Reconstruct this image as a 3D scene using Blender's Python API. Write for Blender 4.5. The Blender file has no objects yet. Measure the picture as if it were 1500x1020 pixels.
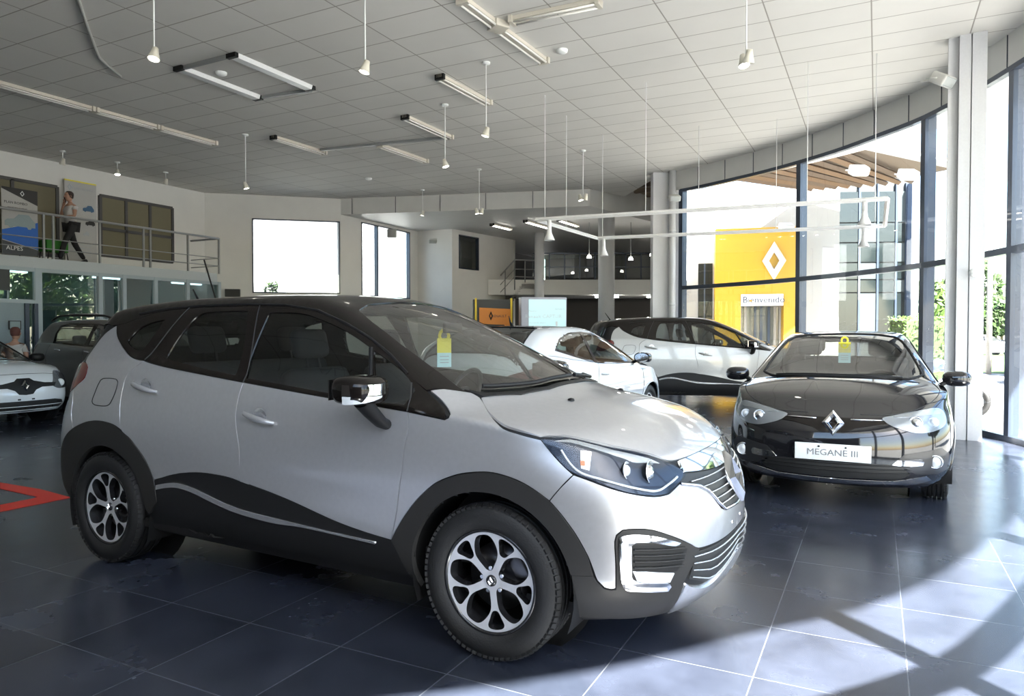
import bpy, bmesh, math, random
from math import sin, cos, pi, radians as rad, sqrt, atan, tan, atan2
from mathutils import Vector, Matrix, geometry
from mathutils.bvhtree import BVHTree
from mathutils.interpolate import poly_3d_calc
random.seed(7)
SC = bpy.context.scene
COL = SC.collection
V = Vector

# ------------------------------------------------------------------ camera
CF, CH, CYAW = 1040.0, 1.445, rad(27.2)
CP = atan(23/CF)
cam = bpy.data.cameras.new('camera'); camo = bpy.data.objects.new('camera', cam); COL.objects.link(camo)
cam.sensor_width = 36; cam.lens = 36*CF/1500; cam.clip_start = .05; cam.clip_end = 400
camo.location = (0, 0, CH); camo.rotation_euler = (pi/2-CP, 0, CYAW)
SC.camera = camo
C_R = V((cos(CYAW), sin(CYAW), 0)); C_F = V((-sin(CYAW)*cos(CP), cos(CYAW)*cos(CP), -sin(CP))); C_U = C_R.cross(C_F)
C_O = V((0, 0, CH))
def ray(x, y): return C_F + C_R*((x-750)/CF) - C_U*((y-510)/CF)
def at_z(x, y, z):
    r = ray(x, y); return C_O + r*((z-CH)/r.z)
def at_y(x, y, Y):                       # on the plane world y = Y
    r = ray(x, y); return C_O + r*(Y/r.y)
def at_x(x, y, X):
    r = ray(x, y); return C_O + r*(X/r.x)
def at_d(x, y, d):                       # at camera depth d
    return C_O + ray(x, y)*d

# ------------------------------------------------------------------ objects
def tag(o, label=None, cat=None, group=None, kind=None):
    if label: o['label'] = label
    if cat: o['category'] = cat
    if group: o['group'] = group
    if kind: o['kind'] = kind
    return o
def thing(name, label, cat, loc=(0,0,0), rz=0, group=None):
    o = bpy.data.objects.new(name, None); COL.objects.link(o)
    o.empty_display_size = .1
    o.location = loc; o.rotation_euler = (0,0,rz)
    return tag(o, label, cat, group)
def link(name, me, mat=None, parent=None, label=None):
    o = bpy.data.objects.new(name, me); COL.objects.link(o)
    if mat is not None:
        for m in (mat if isinstance(mat, (list, tuple)) else [mat]): me.materials.append(m)
    if parent is not None: o.parent = parent
    if label: o['label'] = label
    return o
def copy_tree(o, parent=None, swap=None):
    c = o.copy(); COL.objects.link(c); c.parent = parent
    if swap and c.data:
        hit = [m for m in c.data.materials if m and m.name in swap]
        if hit:
            c.data = c.data.copy()
            for i, m in enumerate(c.data.materials):
                if m and m.name in swap: c.data.materials[i] = swap[m.name]
    for ch in list(o.children): copy_tree(ch, c, swap)
    return c
class MB:
    """mesh collector"""
    def __init__(s): s.v = []; s.f = []; s.sm = []; s.mi = []; s.m = 0
    def add(s, vs, fs, smooth=False, xf=None):
        n = len(s.v)
        s.v += [tuple(xf @ V(v)) if xf else tuple(v) for v in vs]
        for f in fs: s.f.append([i+n for i in f]); s.sm.append(smooth); s.mi.append(s.m)
        return s
    def box(s, a, b, xf=None, bev=0):
        (x0,y0,z0),(x1,y1,z1) = a, b
        if x0>x1: x0,x1=x1,x0
        if y0>y1: y0,y1=y1,y0
        if z0>z1: z0,z1=z1,z0
        if bev:
            bev=min(bev,(x1-x0)*.45,(y1-y0)*.45,(z1-z0)*.45)
            bm=bmesh.new(); bmesh.ops.create_cube(bm,size=1)
            for v in bm.verts: v.co=V(((x0+x1)/2+v.co.x*(x1-x0),(y0+y1)/2+v.co.y*(y1-y0),(z0+z1)/2+v.co.z*(z1-z0)))
            bmesh.ops.bevel(bm,geom=bm.edges[:],offset=bev,segments=3,profile=.5,affect='EDGES')
            bm.verts.index_update(); s.add([v.co[:] for v in bm.verts],[[v.index for v in f.verts] for f in bm.faces],True,xf); bm.free(); return s
        vs=[(x0,y0,z0),(x1,y0,z0),(x1,y1,z0),(x0,y1,z0),(x0,y0,z1),(x1,y0,z1),(x1,y1,z1),(x0,y1,z1)]
        return s.add(vs,[(0,3,2,1),(4,5,6,7),(0,1,5,4),(1,2,6,5),(2,3,7,6),(3,0,4,7)],False,xf)
    def tube(s, pts, r, n=8, caps=True, closed=False, flat=1.0):
        pts=[V(p) for p in pts]; rs=r if isinstance(r,(list,tuple)) else [r]*len(pts)
        m=len(pts); vs=[]; up=None
        for i,p in enumerate(pts):
            if closed: t=(pts[(i+1)%m]-pts[i-1])
            else: t=(pts[min(i+1,m-1)]-pts[max(i-1,0)])
            if t.length<1e-9: t=V((0,0,1))
            t.normalize()
            if up is None:
                up=V((0,0,1)) if abs(t.z)<.9 else V((1,0,0))
            a=t.cross(up)
            if a.length<1e-6: a=t.orthogonal()
            a.normalize(); b=a.cross(t).normalized(); up=b
            for k in range(n):
                q=2*pi*k/n; vs.append(p+a*(cos(q)*rs[i])+b*(sin(q)*rs[i]*flat))
        fs=[]
        R=m if closed else m-1
        for i in range(R):
            j=(i+1)%m
            for k in range(n):
                l=(k+1)%n; fs.append((i*n+k,i*n+l,j*n+l,j*n+k))
        s.add(vs,fs,n>4)
        if caps and not closed:
            s.add(vs[:n],[list(range(n))[::-1]]); s.add(vs[-n:],[list(range(n))])
        return s
    def cyl(s, a, b, r, n=16, r2=None): return s.tube([a,b],[r, r if r2 is None else r2],n)
    def lathe(s, prof, n=32, xf=None, smooth=True, closed=False):   # prof (r,z) about local z
        vs=[];fs=[];m=len(prof)
        for k in range(n):
            q=2*pi*k/n
            for r,z in prof: vs.append((r*cos(q),r*sin(q),z))
        for k in range(n):
            l=(k+1)%n
            for i in range(m if closed else m-1):
                j=(i+1)%m
                fs.append((k*m+i,l*m+i,l*m+j,k*m+j))
        return s.add(vs,fs,smooth,xf)
    def prism(s, poly, h0, h1, xf=None, smooth=False):     # poly in xy extruded in z
        n=len(poly); vs=[(x,y,h0) for x,y in poly]+[(x,y,h1) for x,y in poly]
        tri=geometry.tessellate_polygon([[V((x,y,0)) for x,y in poly]])
        fs=[tuple(t) for t in tri]+[tuple(i+n for i in t) for t in tri]
        for i in range(n): fs.append((i,(i+1)%n,(i+1)%n+n,i+n))
        return s.add(vs,fs,smooth,xf)
    def quad(s,a,b,c,d): return s.add([a,b,c,d],[(0,1,2,3)])
    def build(s, name, mat=None, parent=None, label=None, fixn=True, auto=None):
        me=bpy.data.meshes.new(name); me.from_pydata([tuple(v) for v in s.v],[],s.f)
        if fixn:
            bm=bmesh.new(); bm.from_mesh(me); bmesh.ops.remove_doubles(bm,verts=bm.verts[:],dist=1e-6)
            bmesh.ops.recalc_face_normals(bm,faces=bm.faces[:]); 
            if len(bm.faces)!=len(s.f) : 
                bm.to_mesh(me)
                for p in me.polygons: p.use_smooth=any(s.sm)
            else:
                for f,sm,mi in zip(bm.faces,s.sm,s.mi): f.smooth=sm; f.material_index=mi
                bm.to_mesh(me)
            bm.free()
        else:
            for p,sm,mi in zip(me.polygons,s.sm,s.mi): p.use_smooth=sm; p.material_index=mi
        if auto: me.set_sharp_from_angle(angle=rad(auto))
        me.update()
        return link(name, me, mat, parent, label)
def frame(o, x, y=None, z=None):
    """matrix from origin and axes"""
    x=V(x).normalized()
    if z is None: z=V((0,0,1))
    z=V(z); y=z.cross(x).normalized(); z=x.cross(y).normalized()
    m=Matrix((x,y,z)).transposed().to_4x4(); m.translation=V(o); return m

# ------------------------------------------------------------------ splines
def interp(tab, x):
    """smooth (monotone cubic) interpolation through tab [(x,y)...] sorted by x"""
    n=len(tab)
    if x<=tab[0][0]: return tab[0][1]
    if x>=tab[-1][0]: return tab[-1][1]
    i=0
    while x>tab[i+1][0]: i+=1
    def sl(k): return (tab[k+1][1]-tab[k][1])/(tab[k+1][0]-tab[k][0])
    def tg(k):
        if k==0: return sl(0)
        if k==n-1: return sl(n-2)
        a,b=sl(k-1),sl(k)
        if a*b<=0: return 0
        h0=tab[k][0]-tab[k-1][0]; h1=tab[k+1][0]-tab[k][0]
        w1=2*h1+h0; w2=h1+2*h0
        return (w1+w2)/(w1/a+w2/b)
    h=tab[i+1][0]-tab[i][0]; t=(x-tab[i][0])/h
    y0,y1=tab[i][1],tab[i+1][1]; m0,m1=tg(i)*h,tg(i+1)*h
    return (2*t**3-3*t*t+1)*y0+(t**3-2*t*t+t)*m0+(-2*t**3+3*t*t)*y1+(t**3-t*t)*m1
def smooth_poly(pts, sharp=(), step=.02, closed=True):
    """Catmull-Rom through pts; indices in sharp stay corners; 'all' keeps straight edges"""
    n=len(pts); out=[]
    P=[V(p) for p in pts]; dim=len(pts[0])
    R=n if closed else n-1
    for i in range(R):
        p1,p2=P[i],P[(i+1)%n]
        if sharp=='all': p0,p3=None,None
        else:
            p0=None if (i in sharp or (not closed and i==0)) else P[i-1]
            p3=None if ((i+1)%n in sharp or (not closed and i==n-2)) else P[(i+2)%n]
        L=(p2-p1).length; m=max(1,int(round(L/step)))
        def lim(t): 
            return t if t.length<1.6*L else t*(1.6*L/t.length)
        if sharp=='all': t1=p2-p1; t2=p2-p1
        else:
            t1=(p2-p0)*.5 if p0 is not None else (p2-p1)
            t2=(p3-p1)*.5 if p3 is not None else (p2-p1)
            if p0 is None and p3 is not None: t1=(p2-p1)*1.5-t2*.5
            if p3 is None and p0 is not None: t2=(p2-p1)*1.5-t1*.5
            t1,t2=lim(t1),lim(t2)
        for k in range(m):
            t=k/m
            out.append(tuple(p1*(2*t**3-3*t*t+1)+t1*(t**3-2*t*t+t)+p2*(-2*t**3+3*t*t)+t2*(t**3-t*t)))
    if not closed: out.append(tuple(P[-1]))
    return out
def inside(pt, poly):
    x,y=pt[0],pt[1]; c=False; n=len(poly); j=n-1
    for i in range(n):
        xi,yi=poly[i][0],poly[i][1]; xj,yj=poly[j][0],poly[j][1]
        if (yi>y)!=(yj>y) and x<(xj-xi)*(y-yi)/(yj-yi)+xi: c=not c
        j=i
    return c
def area2(poly): return sum(poly[i-1][0]*poly[i][1]-poly[i][0]*poly[i-1][1] for i in range(len(poly)))/2
def inset(poly, d):
    """shrink polygon by d (simple mitre offset)"""
    n=len(poly); sg=1 if area2(poly)>0 else -1; out=[]
    for i in range(n):
        a=V(poly[i-1][:2]); b=V(poly[i][:2]); c=V(poly[(i+1)%n][:2])
        e1=(b-a); e2=(c-b)
        if e1.length<1e-9: e1=e2
        if e2.length<1e-9: e2=e1
        if e1.length<1e-9: out.append(tuple(b)); continue
        e1.normalize(); e2.normalize()
        n1=V((-e1.y,e1.x))*sg; n2=V((-e2.y,e2.x))*sg
        m=(n1+n2)
        if m.length<1e-3: m=n1
        m.normalize(); k=min(1/max(m.dot(n1),.4),2.0)
        out.append(tuple(b+m*d*k))
    return out
def smin(a,b,k):
    h=max(k-abs(a-b),0)/k; return min(a,b)-h*h*k*.25
def smax(a,b,k): return -smin(-a,-b,k)

# ------------------------------------------------------------------ materials
MATS={}
def mat(name, col=(.5,.5,.5), rough=.5, metal=0., coat=0., trans=0., emit=None, es=1., ior=1.5, alpha=1., spec=.5, bump=0., bscale=40., flake=0., coatr=.03):
    if name in MATS: return MATS[name]
    m=bpy.data.materials.new(name); m.use_nodes=True; nt=m.node_tree; b=nt.nodes['Principled BSDF']
    b.inputs['Base Color'].default_value=(*col,1); b.inputs['Roughness'].default_value=rough; b.inputs['Metallic'].default_value=metal
    b.inputs['Coat Weight'].default_value=coat; b.inputs['Coat Roughness'].default_value=coatr
    b.inputs['Transmission Weight'].default_value=trans; b.inputs['IOR'].default_value=ior; b.inputs['Specular IOR Level'].default_value=spec
    if emit: b.inputs['Emission Color'].default_value=(*emit,1); b.inputs['Emission Strength'].default_value=es
    tc=nt.nodes.new('ShaderNodeTexCoord'); nz=nt.nodes.new('ShaderNodeTexNoise'); nz.inputs['Scale'].default_value=bscale; nz.inputs['Detail'].default_value=3
    nt.links.new(tc.outputs['Object'],nz.inputs['Vector'])
    # slight procedural variation of the base colour
    mx=nt.nodes.new('ShaderNodeMix'); mx.data_type='RGBA'; mx.blend_type='MULTIPLY'; mx.inputs[0].default_value=.12 if flake==0 else flake
    mx.inputs[6].default_value=(*col,1)
    nt.links.new(nz.outputs['Fac'],mx.inputs[7]); 
    if not (metal==0 and coat>0): nt.links.new(mx.outputs[2],b.inputs['Base Color'])
    if bump:
        bp=nt.nodes.new('ShaderNodeBump'); bp.inputs['Strength'].default_value=bump; bp.inputs['Distance'].default_value=.01
        nt.links.new(nz.outputs['Fac'],bp.inputs['Height']); nt.links.new(bp.outputs['Normal'],b.inputs['Normal'])
    MATS[name]=m; return m
def glass(name, tint=(1,1,1), refl=1.0, rough=0.0, ior=1.5):
    """thin pane: tinted straight-through transmission plus Fresnel reflection"""
    if name in MATS: return MATS[name]
    m=bpy.data.materials.new(name); m.use_nodes=True; nt=m.node_tree; nt.nodes.clear()
    o=nt.nodes.new('ShaderNodeOutputMaterial'); t=nt.nodes.new('ShaderNodeBsdfTransparent'); g=nt.nodes.new('ShaderNodeBsdfGlossy')
    t.inputs[0].default_value=(*tint,1); g.inputs['Roughness'].default_value=rough; g.inputs[0].default_value=(refl,refl,refl,1)
    fr=nt.nodes.new('ShaderNodeFresnel'); fr.inputs['IOR'].default_value=ior
    ge=nt.nodes.new('ShaderNodeNewGeometry'); mr=nt.nodes.new('ShaderNodeMix'); mr.data_type='FLOAT'   # same ior from both sides
    mr.inputs[2].default_value=ior; mr.inputs[3].default_value=1/ior
    nt.links.new(ge.outputs['Backfacing'],mr.inputs[0])
    fr.inputs['IOR'].default_value=ior
    mx=nt.nodes.new('ShaderNodeMixShader')
    # thin pane reflects about twice a single surface
    ma=nt.nodes.new('ShaderNodeMath'); ma.operation='MULTIPLY'; ma.inputs[1].default_value=1.7; ma.use_clamp=True
    lw=nt.nodes.new('ShaderNodeLayerWeight'); lw.inputs[0].default_value=.06
    pw=nt.nodes.new('ShaderNodeMath'); pw.operation='POWER'; pw.inputs[1].default_value=1.0
    # Schlick from facing
    fc=nt.nodes.new('ShaderNodeLayerWeight'); fc.inputs[0].default_value=.5
    p5=nt.nodes.new('ShaderNodeMath'); p5.operation='POWER'; p5.inputs[1].default_value=4.0
    nt.links.new(fc.outputs['Facing'],p5.inputs[0])
    ml=nt.nodes.new('ShaderNodeMath'); ml.operation='MULTIPLY_ADD'; ml.use_clamp=True
    f0=((ior-1)/(ior+1))**2*2
    ml.inputs[1].default_value=1-f0; ml.inputs[2].default_value=f0
    nt.links.new(p5.outputs[0],ml.inputs[0])
    nt.links.new(ml.outputs[0],mx.inputs[0]); nt.links.new(t.outputs[0],mx.inputs[1]); nt.links.new(g.outputs[0],mx.inputs[2])
    for n in (fr,mr,ge,ma,lw,pw): nt.nodes.remove(n)
    nt.links.new(mx.outputs[0],o.inputs[0]); MATS[name]=m; return m
# ================================================================== CAR LIBRARY
# car frame: x forward, y left, z up, origin on the floor under the front axle; right side is y<0
def shell_mesh(p):
    """outer skin: a lower band wrapped round the car and a height field on top of it. returns (verts, faces) of the whole car"""
    K=p.get('K',40); NS=p.get('NS',150); NT=p.get('NT',34)
    xf0=max(v for _,v in p['xf']); xr0=min(v for _,v in p['xr'])
    Df,nf,Dr,nr=p['Df'],p['nf'],p['Dr'],p['nr']
    def se(th,n): return abs(sin(th))**(2/n) if th>0 else 0.
    def ce(th,n): return abs(cos(th))**(2/n) if th<pi/2-1e-9 else 0.
    cols=[]     # (kind, param)
    for k in range(K+1): cols.append(('f',pi/2*k/K))
    xa,xb=xf0-Df,xr0+Dr
    for i in range(1,NS): cols.append(('s',i/NS))
    for k in range(K,-1,-1): cols.append(('r',pi/2*k/K))
    band=[]
    for kd,u in cols:
        if kd=='f': xn=xf0-Df+Df*ce(u,nf); cy=se(u,nf)
        elif kd=='s': xn=xa+(xb-xa)*u; cy=1
        else: xn=xr0+Dr-Dr*ce(u,nr); cy=se(u,nr)
        z0=interp(p['z0'],xn); zb=interp(p['zb'],xn)
        col=[]
        for j in range(NT+1):
            t=j/NT; z=z0+(zb-z0)*t
            Wm=interp(p['W'],xn)-interp(p['ins'],z if p.get('insz') else t)
            if kd=='f': x=interp(p['xf'],z)-Df+Df*ce(u,nf)
            elif kd=='s':
                a=interp(p['xf'],z)-Df; b=interp(p['xr'],z)+Dr; x=a+(b-a)*u
            else: x=interp(p['xr'],z)+Dr-Dr*ce(u,nr)
            y=Wm*cy
            if 'mod' in p: x,y,z=p['mod'](x,y,z,xn,t)
            col.append((x,-y,z))
        band.append(col)
    nc=len(band)
    verts=[];idx={}
    def add(q): verts.append(V(q)); return len(verts)-1
    bi=[[add(q) for q in col] for col in band]
    faces=[]
    for c in range(nc-1):
        for j in range(NT): faces.append((bi[c][j],bi[c+1][j],bi[c+1][j+1],bi[c][j+1]))
    # top grid: i along side (0..NS), k from corner(edge,K) to centre(0)
    def top_z(x,y,ye):
        a=min(abs(y)/max(ye,.01),1)
        zb=interp(p['zb'],x)
        hood=zb+interp(p['crown'],x)*(1-a**p.get('crp',2.2))
        if 'hoodmod' in p: hood+=p['hoodmod'](x,y)
        yy=(y/.7)**2
        ws=interp(p['ws'],x+p['bowf']*yy)
        rf=interp(p['roof'],x)-p['rc']*yy
        rr=interp(p['rear'],x-p['bowr']*yy)
        sd=zb+interp(p['m'],x)*(ye-p['sh']-abs(y)) + p.get('sc',0)*(1-((abs(y)-.55)/.3)**2)
        kk=p.get('k',.07)
        cab=smin(smin(smin(ws,rf,kk*.8),rr,p.get('kr',.05)),sd,kk)
        return smax(hood,cab,p.get('kh',.025))
    g=[]
    edge=bi
    for i in range(NS+1):
        row=[]
        ie = K+i       # band column on the side
        E=band[ie][NT]; ye=-E[1]
        for k in range(K+1):     # k=0 centre
            if k==K: row.append(bi[ie][NT]); continue
            if i==0: row.append(bi[k][NT]); continue
            if i==NS: row.append(bi[nc-1-k][NT]); continue
            th=pi/2*k/K
            # x offset fades away from the two ends
            fk=band[k][NT][0]-band[K][NT][0]; rk=band[nc-1-k][NT][0]-band[nc-1-K][NT][0]
            u=i/NS; x=E[0]+fk*(1-u)**3+rk*u**3
            cf=se(th,nf); cr=se(th,nr); y=ye*(cf*(1-u)+cr*u)
            z=top_z(x,y,ye if 0.02<u<.98 else ye)
            fd=min(1,i/5,(NS-i)/3)
            if fd<1:
                zr=interp(p['zb'],x); z=zr+(z-zr)*fd
            row.append(add((x,-y,z)))
        g.append(row)
    for i in range(NS):
        for k in range(K): faces.append((g[i][k+1],g[i][k],g[i+1][k],g[i+1][k+1]))
    # mirror
    n=len(verts); mir={}
    full=list(verts)
    for q in range(n):
        if abs(verts[q].y)<1e-7: mir[q]=q
        else: full.append(V((verts[q].x,-verts[q].y,verts[q].z))); mir[q]=len(full)-1
    ff=list(faces)+[tuple(mir[a] for a in f[::-1]) for f in faces]
    me=bpy.data.meshes.new('tmp'); me.from_pydata([tuple(v) for v in full],[],ff)
    bm=bmesh.new(); bm.from_mesh(me); bpy.data.meshes.remove(me)
    bmesh.ops.remove_doubles(bm,verts=bm.verts[:],dist=1e-5)
    bound={v for e in bm.edges if e.is_boundary for v in e.verts}
    for _ in range(p.get('smooth',5)):
        bmesh.ops.smooth_vert(bm,verts=[v for v in bm.verts if v not in bound],factor=.5,use_axis_x=True,use_axis_y=True,use_axis_z=True)
    bmesh.ops.recalc_face_normals(bm,faces=bm.faces[:])
    bm.faces.ensure_lookup_table()
    top=max(bm.faces,key=lambda f:f.calc_center_median().z)
    if top.normal.z<0: bmesh.ops.reverse_faces(bm,faces=bm.faces[:])
    return bm
class Skin:
    def __init__(s, bm):
        bm.normal_update(); bm.verts.ensure_lookup_table(); bm.faces.ensure_lookup_table(); bm.verts.index_update()
        s.co=[v.co.copy() for v in bm.verts]; s.no=[v.normal.copy() for v in bm.verts]; s.fv=[[v.index for v in f.verts] for f in bm.faces]
        s.t=BVHTree.FromPolygons(s.co,s.fv)
    def nrm(s, loc, fi):
        vs=s.fv[fi]; w=poly_3d_calc([s.co[i] for i in vs],loc); n=V((0,0,0))
        for a,i in zip(w,vs): n+=s.no[i]*a
        return n.normalized()
    def cast(s, o, d):
        loc,n,fi,_=s.t.ray_cast(V(o),V(d))
        if loc is None: return None
        return loc,s.nrm(loc,fi)
    def near(s, o):
        loc,n,fi,_=s.t.find_nearest(V(o)); return loc,s.nrm(loc,fi)
PL={'side':(lambda a,b:(V((a,-3,b)),V((0,1,0)))),'top':(lambda a,b:(V((a,b,4)),V((0,0,-1)))),
    'front':(lambda a,b:(V((4,a,b)),V((-1,0,0)))),'rear':(lambda a,b:(V((-8,a,b)),V((1,0,0))))}
PLN={'side':V((0,-1,0)),'top':V((0,0,1)),'front':V((1,0,0)),'rear':V((-1,0,0))}
def plane_pick(plane,a,b,y0=-.6):
    if plane=='side': return V((a,-.8,b))
    if plane=='top': return V((a,b,1.4))
    if plane=='front': return V((.8,a,b))
    return V((-3.4,a,b))
def drape(S, plane, a, b):
    if plane=='oblique':
        pass
    o,d=PL[plane](a,b); h=S.cast(o,d)
    if h is None: h=S.near(plane_pick(plane,a,b))
    return h
def patch(S, name, outline, plane, mt, parent, off=.004, skirt=.012, holes=(), step=.03, label=None, mirror=False, tri=None, wav=None, depth=None):
    """a panel of real thickness draped on the skin S; outline is 2D in the given plane"""
    outline=[tuple(q[:2]) for q in outline]
    pts=[V(q) for q in outline]; n=len(pts); edges=[(i,(i+1)%n) for i in range(n)]
    hl=[]
    for h in holes:
        b=len(pts); pts+= [V(q[:2]) for q in h]; edges+=[(b+i,b+(i+1)%len(h)) for i in range(len(h))]; hl.append([tuple(q[:2]) for q in h])
    xs=[q[0] for q in outline]; ys=[q[1] for q in outline]
    x=min(xs)+step*.37; r=0
    bd=[V(q) for q in outline]+[V(q) for h in hl for q in h]
    cell={}
    for q in bd: cell.setdefault((int(q.x//step),int(q.y//step)),[]).append(q)
    while x<max(xs):
        y=min(ys)+step*(.5 if r%2 else 0)*.9+step*.2
        while y<max(ys):
            if inside((x,y),outline) and not any(inside((x,y),h) for h in hl):
                cx,cy=int(x//step),int(y//step); ok=True
                for i in (-1,0,1):
                    for j in (-1,0,1):
                        for q in cell.get((cx+i,cy+j),()):
                            if (q.x-x)**2+(q.y-y)**2<(step*.45)**2: ok=False
                if ok: pts.append(V((x,y)))
            y+=step
        x+=step*.9; r+=1
    res=geometry.delaunay_2d_cdt(pts,edges,[],0,1e-6)
    vs2,_,fs=res[0],res[1],res[2]
    P=[];N=[]
    for q in vs2:
        l,nn=drape(S,plane,q.x,q.y); o=off+(wav(q.x,q.y) if wav else 0)
        P.append(l+nn*o); N.append(nn)
    F=[]
    for f in fs:
        c=(vs2[f[0]]+vs2[f[1]]+vs2[f[2]])/3
        if inside(c,outline) and not any(inside(c,h) for h in hl): F.append(list(f))
    # orientation
    for f in F:
        nn=(P[f[1]]-P[f[0]]).cross(P[f[2]]-P[f[0]])
        if nn.dot(N[f[0]])<0: f.reverse()
    cnt={}
    for f in F:
        for i in range(3):
            a,b=f[i],f[(i+1)%3]; cnt[(a,b)]=cnt.get((a,b),0)+1
    be=[(a,b) for (a,b) in cnt if (b,a) not in cnt]
    Vv=list(P); Nn=list(N); FF=[tuple(f) for f in F]
    mp={}
    for a,b in be:
        for q in (a,b):
            if q not in mp:
                Vv.append(P[q]); Nn.append(N[q]); i1=len(Vv)-1
                Vv.append(P[q]-N[q]*skirt); Nn.append(N[q]); mp[q]=(i1,i1+1)
        e=(P[b]-P[a])
        out=e.cross(N[a]); 
        if out.length>1e-9: out.normalize()
        for q in (a,b):
            for i in mp[q]: Nn[i]=Nn[i]+out*1.2
        FF.append((mp[a][0],mp[a][1],mp[b][1],mp[b][0]))
    used=sorted({i for f in FF for i in f}); rm={u:i for i,u in enumerate(used)}
    Vv=[Vv[i] for i in used]; Nn=[(Nn[i].normalized() if Nn[i].length>0 else V((0,0,1))) for i in used]; FF=[tuple(rm[i] for i in f) for f in FF]
    objs=[]
    for side in ((0,1) if mirror else (0,)):
        vv=Vv if side==0 else [V((v.x,-v.y,v.z)) for v in Vv]; nn=Nn if side==0 else [V((v.x,-v.y,v.z)) for v in Nn]
        ff=FF if side==0 else [f[::-1] for f in FF]
        me=bpy.data.meshes.new(name); me.from_pydata([tuple(v) for v in vv],[],ff)
        for q in me.polygons: q.use_smooth=True
        me.update(); me.normals_split_custom_set_from_vertices([tuple(v) for v in nn])
        par=parent[side] if isinstance(parent,(list,tuple)) else parent
        objs.append(link(name,me,mt,par,label))
    return objs if mirror else objs[0]
def strip(S, name, line, plane, w, mt, parent, off=.006, h=None, mirror=False, label=None):
    """a narrow raised strip following a line on the skin"""
    o=[]
    for q in line:
        l,n=drape(S,plane,q[0],q[1]); o.append((l+n*off))
    objs=[]
    for side in ((0,1) if mirror else (0,)):
        pts=o if side==0 else [V((v.x,-v.y,v.z)) for v in o]
        par=parent[side] if isinstance(parent,(list,tuple)) else parent
        objs.append(MB().tube(pts,w,6,flat=(h or 1)).build(name,mt,par,label,fixn=False))
    return objs if mirror else objs[0]

def tire_mb(R, w, rr, grooves=4):
    h=w/2
    prof=[(rr-.004,-h*.80),(rr+.012,-h*.93),(rr+(R-rr)*.35,-h*1.03),(rr+(R-rr)*.6,-h*1.0),(R-.022,-h*.9),(R-.006,-h*.78),(R,-h*.66)]
    m=[]
    ng=grooves; 
    for i in range(ng):
        c=-h*.66+(i+.5)*(h*1.32)/ng
        m+=[(R+.001,c-.006),(R-.008,c-.0045),(R-.008,c+.0045),(R+.001,c+.006)]
    prof=prof+m+[(a,-b) for a,b in prof[::-1]]
    mb=MB().lathe(prof,72)
    # tread sipes: short ribs on both shoulders
    for s in (-1,1):
        for k in range(72):
            q=2*pi*(k+.5)/72
            xf=Matrix.Rotation(q,4,'Z')@Matrix.Translation((R-.010,0,s*h*.80))@Matrix.Rotation(-s*.45,4,'Y')
            mb.box((-.007,-R*.030,-.012),(.0075,R*.030,.012),xf)
    return mb
def polar(pts,c=0): return [(r*cos(rad(a)+c),r*sin(rad(a)+c)) for r,a in pts]
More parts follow.
